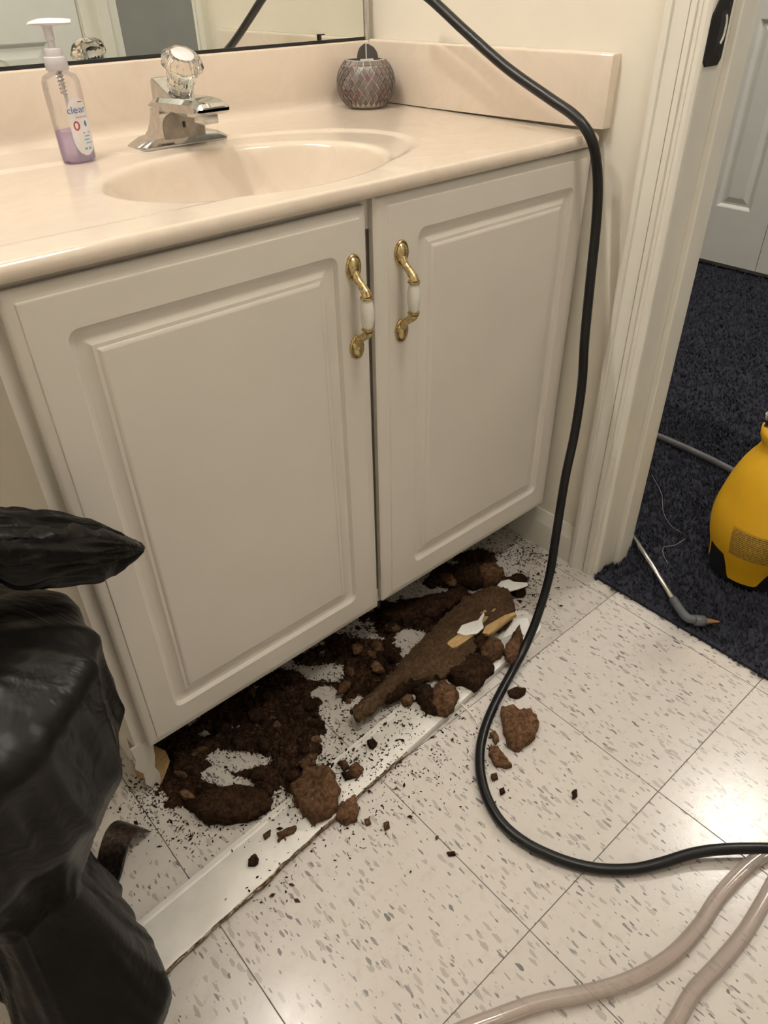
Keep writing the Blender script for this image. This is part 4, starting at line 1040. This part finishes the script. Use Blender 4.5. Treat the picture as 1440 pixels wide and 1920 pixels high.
# big pieces, each with its own label
slab(PP(c2, (58, 1030), (170, 935), (330, 785), (480, 620), (620, 470), (760, 335), (880, 225), (1010, 165)),
     PP(c2, (100, 1095), (250, 1010), (340, 905), (440, 840), (600, 800), (720, 790), (860, 690), (960, 590), (1070, 470), (1190, 400), (1235, 300), (1200, 190)),
     .022, .010, 'rotten_board_slab', ROTSLAB, 'long brown slab of rotten particleboard lying across the white board', 'board piece', arch=.012, n=60, mm=12, rough=.006, seed=4)
slab(PP(c2, (250, 340), (400, 268), (560, 228), (720, 188), (840, 150)), PP(c2, (330, 375), (440, 390), (600, 362), (740, 322), (890, 200)), .006, .016, 'rotten_board_strip', ROTD, 'dark brown rotten strip half under the right cabinet door', 'board piece', arch=.008, n=30, seed=9)
BIG = [
 (PP(c2, (985, 600), (1060, 535), (1120, 528), (1155, 590), (1140, 640), (1080, 672), (1010, 682), (985, 640)), .016, .024, ROT, 'brown rotten chunk at the right end of the long slab', .3),
 (PP(c2, (1145, 620), (1195, 535), (1262, 432), (1292, 520), (1275, 600), (1235, 695), (1170, 682)), .016, .016, ROT, 'triangular brown chunk touching the black cable on the white board', .7),
 (PP(c2, (790, 720), (880, 650), (980, 640), (1060, 690), (1095, 750), (1025, 810), (960, 905), (880, 862), (770, 822), (720, 790)), .010, .022, ROTD, 'large dark jagged chunk below the long slab', .2),
 (PP(c2, (650, 890), (720, 838), (800, 868), (830, 930), (800, 1030), (755, 1072), (690, 1062), (645, 1000)), .014, .024, ROT, 'round brown clump at the front edge of the white board', .3),
 (PP(c2, (520, 900), (600, 850), (655, 880), (650, 990), (690, 1062), (600, 1045), (545, 985)), .014, .018, ROTD, 'dark crumbly clump on the board beside the round brown clump', .2),
 (PP(c7, (872, 905), (940, 808), (1020, 785), (1090, 835), (1118, 920), (1102, 1000), (1035, 1060), (990, 1078), (925, 1025), (880, 965)), .0142, .026, ROT, 'large rounded brown chunk on the middle of the white board', .25),
 (PP(c7, (1083, 1045), (1118, 980), (1190, 945), (1207, 1010), (1192, 1062), (1130, 1088)), 0, .017, ROT, 'brown chunk on the tile just in front of the white board', .4),
 (PP(c7, (340, 985), (440, 930), (590, 895), (735, 905), (775, 955), (745, 1020), (665, 1060), (540, 1078), (430, 1068), (385, 1030)), 0, .022, ROTD, 'wide flat dark slab at the near edge of the debris pile', .6),
 (PP(c6, (718, 932), (765, 920), (802, 948), (850, 938), (882, 980), (887, 1030), (860, 1082), (782, 1127), (745, 1102), (726, 1030)), 0, .018, ROT, 'big flat brown chunk on the tile right of the cable', .7),
 (PP(c6, (665, 1108), (702, 1106), (742, 1160), (768, 1190), (742, 1202), (692, 1190), (666, 1150)), 0, .012, ROT, 'narrow brown chunk on the tile inside the cable bend', .5),
 (PP(c6, (750, 855), (790, 838), (832, 845), (828, 868), (790, 888), (756, 880)), 0, .008, ROTD, 'small flat dark chunk on the tile beside the cable', .6),
 (PP(c6, (668, 1045), (690, 1035), (710, 1060), (705, 1090), (690, 1095)), 0, .008, ROT, 'thumbnail-sized crumb between the cable and the big flat chunk', .4),
 (PP(c7, (905, 780), (960, 735), (1003, 738), (990, 780), (945, 820)), .012, .012, ROT, 'orange-brown chunk leaning on the back edge of the white board', .5),
 (PP(c7, (1105, 775), (1140, 762), (1160, 795), (1130, 815)), .0145, .010, ROT, 'left of the three small lumps clustered on the white board', .3),
 (PP(c7, (1155, 800), (1205, 778), (1232, 805), (1205, 850), (1165, 845)), .0145, .013, ROT, 'right and largest of the three small lumps clustered on the white board', .3),
 (PP(c7, (1122, 828), (1160, 818), (1175, 850), (1140, 862)), .0145, .009, ROTD, 'front dark one of the three small lumps clustered on the white board', .3),
 (PP(c7, (1248, 670), (1278, 655), (1302, 680), (1280, 705), (1255, 698)), .0145, .009, ROTD, 'lone dark lump on the white board near the long slab', .3),
 (PP(c7, (802, 1130), (850, 1100), (900, 1090), (888, 1125), (842, 1140), (806, 1172)), .0145, .007, ROT, 'pointed brown shard on the white board', .6),
 (PP(c7, (728, 1135), (770, 1108), (765, 1140), (738, 1158)), .0145, .006, ROT, 'small brown shard left of the pointed shard on the white board', .5),
 (PP(c7, (650, 1258), (690, 1228), (712, 1262), (690, 1290), (655, 1290)), .0145, .008, ROTD, 'dark crumb cluster at the clean left part of the white board', .3),
 (PP(c7, (1232, 1060), (1262, 1050), (1270, 1080), (1242, 1090)), 0, .008, ROT, 'small tan pellet on the tile in front of the white board', .3),
 (PP(c7, (1330, 1080), (1356, 1070), (1362, 1100), (1335, 1112)), 0, .008, ROT, 'second small pellet on the tile farther from the white board', .3),
 (PP(c3, (610, 415), (630, 402), (636, 436), (618, 446)), 0, .007, ROTD, 'tiny dark crumb alone in the middle of the open tile', .3),
 (PP(c3, (305, 408), (325, 398), (332, 420), (312, 428)), 0, .007, ROTD, 'tiny crumb on the tile inside the lower cable curve', .3),
 (PP(c3, (270, 345), (295, 338), (300, 362), (276, 370)), 0, .007, ROT, 'crumb at the foot of the narrow brown chunk', .3),
 (PP(c3, (85, 672), (118, 668), (122, 684), (92, 688)), 0, .005, ROTD, 'small dark flake on a tile seam below the white board', .5),
 (PP(c2, (300, 900), (400, 850), (500, 830), (560, 860), (480, 905), (380, 960), (310, 985)), .012, .016, ROTD, 'dark crumbly wad under the front edge of the long slab', .2),
 (PP(c2, (420, 960), (470, 920), (515, 950), (500, 990), (440, 1000)), .0145, .014, ROT, 'small brown lump on the white board below the long slab', .3),
 (PP(c2, (930, 530), (985, 490), (1040, 500), (1030, 560), (980, 600), (940, 580)), .022, .018, ROTD, 'black-brown lump beside the white flake on the long slab', .2),
 (PP(c2, (760, 780), (830, 740), (900, 760), (880, 830), (800, 850)), .016, .022, ROTD, 'dark lump tucked between the long slab and the jagged chunk', .2),
 (PP(c2, (745, 60), (840, 10), (950, 20), (1035, 40), (1030, 140), (930, 165), (820, 120)), 0, .030, ROTD, 'dark heap of rotten wood under the right cabinet door', .1),
 (PP(c2, (940, 70), (1010, 30), (1100, 30), (1160, 70), (1120, 130), (1030, 150), (960, 120)), 0, .034, ROT, 'brown lump behind the long slab near the white flake', .1),
 (PP(c2, (1180, 90), (1250, 60), (1330, 100), (1300, 160), (1320, 210), (1240, 230), (1200, 170)), 0, .016, ROTD, 'dark crumble beside the white flake on the tile', .3),
]
for k, (poly, z0, th, mat, lab_, fl) in enumerate(BIG): lump(poly, z0, th, mat, label=lab_, seed=k*1.7+.3, flat=fl)
# pale flakes and bare splinters
def chip(poly, z0, th, mat, name, label, cat, tilt=0.0):
    P = [Vector(at(u, v, z0+th)) for u, v in poly]; c = sum(P, Vector())/len(P); q = MB()
    P = [p_+Vector((0, 0, tilt*(p_.x-c.x))) for p_ in P]
    q.loft([[p_-Vector((0, 0, th)) for p_ in P], P, [c+(p_-c)*.82+Vector((0, 0, th*.4)) for p_ in P]])
    return tag(q.build(name, mat, None, bevel=0), label, cat)
chip(PP(c2, (1108, 140), (1135, 112), (1190, 98), (1225, 116), (1320, 122), (1326, 140), (1255, 165), (1200, 180), (1140, 166)), .030, .003, FLAKE, 'paint_flake', 'white flake on the tile at the far end of the long slab', 'paint flake')
chip(PP(c2, (822, 478), (855, 425), (935, 398), (975, 388), (1012, 336), (1016, 348), (1000, 395), (1012, 440), (965, 482), (880, 497)), .046, .003, FLAKE, 'paint_flake', 'white flake lying on the tan splinter on the long slab', 'paint flake')
chip(PP(c2, (745, 556), (768, 534), (905, 432), (985, 466), (820, 578), (790, 586)), .040, .004, WOOD, 'wood_splinter', 'tan wood splinter under the white flake on the long slab', 'splinter')
chip(PP(c2, (885, 400), (935, 355), (1010, 325), (1035, 280), (1105, 300), (1060, 360), (990, 420), (920, 450)), .038, .003, WOODB, 'wood_splinter', 'brownish splinter behind the white flake on the long slab', 'splinter')
chip(PP(c2, (1003, 480), (1025, 430), (1165, 352), (1228, 332), (1246, 352), (1205, 372), (1085, 470), (1048, 490)), .042, .006, WOOD, 'wood_splinter', 'yellowish bare wood splinter at the right end of the long slab', 'splinter')
chip(PP(c2, (1140, 520), (1180, 440), (1240, 380), (1320, 370), (1340, 430), (1300, 500), (1250, 470), (1200, 500)), .0148, .002, FLAKE, 'paint_flake', 'white paint sheet on the right end of the fallen board', 'paint flake')
q = MB(); q.tube(spline([at(*c2(u, v), z) for u, v, z in ((800, 965, .010), (850, 985, .008), (900, 1030, .006), (945, 1085, .004), (972, 1140, .002))], 8), .0011, 8); tag(q.build('caulk_strand', RIM, None, smooth=True), 'thin white caulk strand curling off the fallen board', 'caulk strand')

# where the loose crumbs lie (frame positions on the floor, turned into floor positions)
HEAVY = [(300, 1385, 40, 30), (345, 1400, 60, 45), (345, 1460, 55, 50), (400, 1375, 60, 35), (430, 1330, 60, 35), (480, 1330, 60, 40), (500, 1385, 70, 40), (540, 1420, 55, 45), (420, 1490, 70, 35), (560, 1370, 45, 40), (585, 1330, 40, 30), (660, 1260, 45, 35), (690, 1215, 50, 35), (700, 1290, 35, 30), (640, 1215, 40, 25), (740, 1160, 50, 30), (780, 1170, 40, 25), (850, 1085, 60, 28), (910, 1075, 45, 25), (950, 1100, 30, 18), (525, 1300, 50, 25), (590, 1240, 35, 20), (500, 1450, 45, 35), (560, 1460, 40, 30), (895, 1045, 40, 14), (575, 1300, 30, 22), (560, 1335, 40, 28), (590, 1365, 35, 25), (650, 1290, 30, 22), (600, 1281, 55, 9), (545, 1275, 40, 20), (655, 1310, 25, 18), (598, 1315, 45, 8), (720, 1245, 30, 25)]
HOLES = [(478, 1430, 34, 15), (440, 1472, 30, 15), (395, 1455, 22, 14), (415, 1420, 24, 10), (610, 1262, 48, 18), (610, 1300, 36, 12), (620, 1330, 26, 18), (640, 1360, 36, 26), (650, 1400, 30, 20), (800, 1108, 40, 10), (670, 1330, 30, 20), (770, 1190, 24, 10), (690, 1195, 22, 9), (385, 1375, 22, 10), (960, 1062, 30, 14)]
LIGHT = [(700, 1400, 130, 70, .35), (560, 1510, 90, 50, .16), (640, 1560, 60, 40, .12), (720, 1500, 50, 50, .16), (960, 1030, 60, 35, .5), (1010, 1040, 50, 28, .35), (990, 1090, 50, 40, .35), (1000, 1150, 40, 30, .15), (300, 1500, 60, 40, .3), (360, 1560, 60, 30, .35), (250, 1470, 40, 30, .25), (270, 1520, 60, 50, .12), (860, 1330, 70, 40, .15), (920, 1390, 60, 60, .10), (530, 1650, 50, 30, .14), (480, 1690, 40, 20, .08), (800, 1450, 120, 80, .05), (620, 1430, 60, 40, .3), (470, 1440, 140, 90, .3), (640, 1270, 100, 80, .3)]
def dens(P):
    u, v = pix(P); h = 0
    for a, b, s_, t_ in HEAVY: h = max(h, math.exp(-(((u-a)/s_)**2+((v-b)/t_)**2)*.9))
    for a, b, s_, t_ in HOLES: h -= 1.0*math.exp(-(((u-a)/s_)**2+((v-b)/t_)**2)**1.5)
    l = 0
    for a, b, s_, t_, w_ in LIGHT: l += w_*math.exp(-(((u-a)/s_)**2+((v-b)/t_)**2))
    return h, l
# mulch bed: a height field of matted rotten fibre
gx = np.arange(-.93, -.10, .0042); gy = np.arange(-.688, -.26, .0042)
H = np.zeros((len(gx), len(gy)))
for i, x in enumerate(gx):
    for j, y in enumerate(gy):
        h, l = dens((x, y, 0)); 
        if h <= 0.05: continue
        n1 = fbm((x*34, y*34, 1), 4); n2 = noise.noise(Vector((x*170, y*170, 3)))
        H[i, j] = (h-.38+n1*.85)*.020+n2*.0062*(1 if h > .4 else .3)
vid = {}; V = []; Fc = []
def vget(i, j):
    if (i, j) not in vid:
        vid[(i, j)] = len(V); x, y = gx[i]+random.uniform(-.0014, .0014), gy[j]+random.uniform(-.0014, .0014)
        V.append((x, y, max(-.0004, min(.022, H[i, j]))+.0005))
    return vid[(i, j)]
for i in range(len(gx)-1):
    for j in range(len(gy)-1):
        if gy[j] < ybk(gx[i])+.006: continue
        if (gx[i] > -.934 and gx[i] < -.912 and gy[j] > -.49): continue
        if max(H[i, j], H[i+1, j], H[i, j+1], H[i+1, j+1]) > .0008 and sum(h_ > 0 for h_ in (H[i, j], H[i+1, j], H[i, j+1], H[i+1, j+1])) >= 2:
            Fc.append((vget(i, j), vget(i+1, j), vget(i+1, j+1), vget(i, j+1)))
me = bpy.data.meshes.new('wood_mulch'); me.from_pydata(V, [], Fc); me.materials.append(ROTD); me.update()
tag(link('wood_mulch', me), 'matted dark brown rotten fibre spread under the cabinet', 'debris', kind='stuff')
# loose crumbs and slivers
rng = random.Random(11); q = MB(); q2 = MB(); cnt = 0
def zsurf(x, y):
    if bx0 < x < bx1 and yfr(x) < y < ybk(x): return .0145
    i, j = int((x-gx[0])/.0042), int((y-gy[0])/.0042)
    if 0 <= i < len(gx) and 0 <= j < len(gy): return max(0, H[i, j])
    return 0
tries = 0
while cnt < 15000 and tries < 200000:
    tries += 1
    x, y = rng.uniform(-1.02, -.02), rng.uniform(-1.02, -.30)
    if y > -.49 and x < -.905: continue
    h, l = dens((x, y, 0))
    pr_ = max(0, h)*1.0+l*.5
    if y > -.40: pr_ *= .3
    if rng.random() > pr_: continue
    z = zsurf(x, y); big = rng.random()
    L = rng.uniform(.0010, .0030)*(1.9 if big > .93 else 1); wd2 = L*rng.uniform(.18, .6); th = wd2*rng.uniform(.5, .9)
    a = rng.uniform(0, 2*PI); d1_ = Vector((math.cos(a), math.sin(a), rng.uniform(-.25, .35))); d2_ = Vector((-math.sin(a), math.cos(a), 0))
    c = Vector((x, y, z+th*.6+.0004)); tgt = q2 if rng.random() < .30 else q
    tgt.add([c-d1_*L, c-d2_*wd2, c+d1_*L, c+d2_*wd2, c+Vector((0, 0, th)), c-Vector((0, 0, th*.6))], [(0, 1, 4), (1, 2, 4), (2, 3, 4), (3, 0, 4), (1, 0, 5), (2, 1, 5), (3, 2, 5), (0, 3, 5)])
    cnt += 1
def raw(qq, name, mat, label, cat):
    me = bpy.data.meshes.new(name); me.from_pydata(qq.v, [], qq.f); me.materials.append(mat); return tag(link(name, me), label, cat, kind='stuff')
raw(q, 'wood_crumbs', ROTD, 'dark rotten wood crumbs scattered over board and tiles', 'debris')
raw(q2, 'wood_shavings', ROT, 'lighter brown wood shavings scattered over the debris', 'debris')
# mid-sized lumps in the pile
def ZONE(u, v):
    if u < 400: n_, g_ = 'small dark lump of rotten wood near the left cabinet foot', 'lumps near the left cabinet foot'
    elif u < 620: n_, g_ = 'small dark lump of rotten wood under the left cabinet door', 'lumps under the left cabinet door'
    elif u < 770: n_, g_ = 'small dark lump of rotten wood at the tail of the long slab', 'lumps at the tail of the long slab'
    else: n_, g_ = 'small dark lump of rotten wood under the right cabinet door', 'lumps under the right cabinet door'
    return n_, 'wood lump', g_
cnt = 0; tries = 0
while cnt < 110 and tries < 12000:
    tries += 1
    u, v = rng.uniform(290, 960), rng.uniform(1060, 1530)
    P0 = at(u, v, 0)
    if P0[1] > -.40 or (P0[0] < -.90 and P0[1] > -.5): continue
    if yfr(P0[0])-.01 < P0[1] < ybk(P0[0])+.012: continue
    h, l = dens(P0)
    if h < .45 or rng.random() > h: continue
    r = rng.uniform(6, 19); a0 = rng.uniform(0, PI); el = rng.uniform(.5, 1)
    poly = []
    for k in range(8):
        a = 2*PI*k/8; rr_ = r*rng.uniform(.75, 1.2); du, dv_ = rr_*math.cos(a), rr_*el*math.sin(a)
        poly.append((u+du*math.cos(a0)-dv_*math.sin(a0), v+(du*math.sin(a0)+dv_*math.cos(a0))*.8))
    lump(poly, max(0, zsurf(P0[0], P0[1])-.004), r*.00075*rng.uniform(.6, 1.1), ROTD if rng.random() < .62 else ROT, 'rotten_wood_lump', *ZONE(u, v), seed=cnt*2.3, n=20, flat=.2)
    cnt += 1
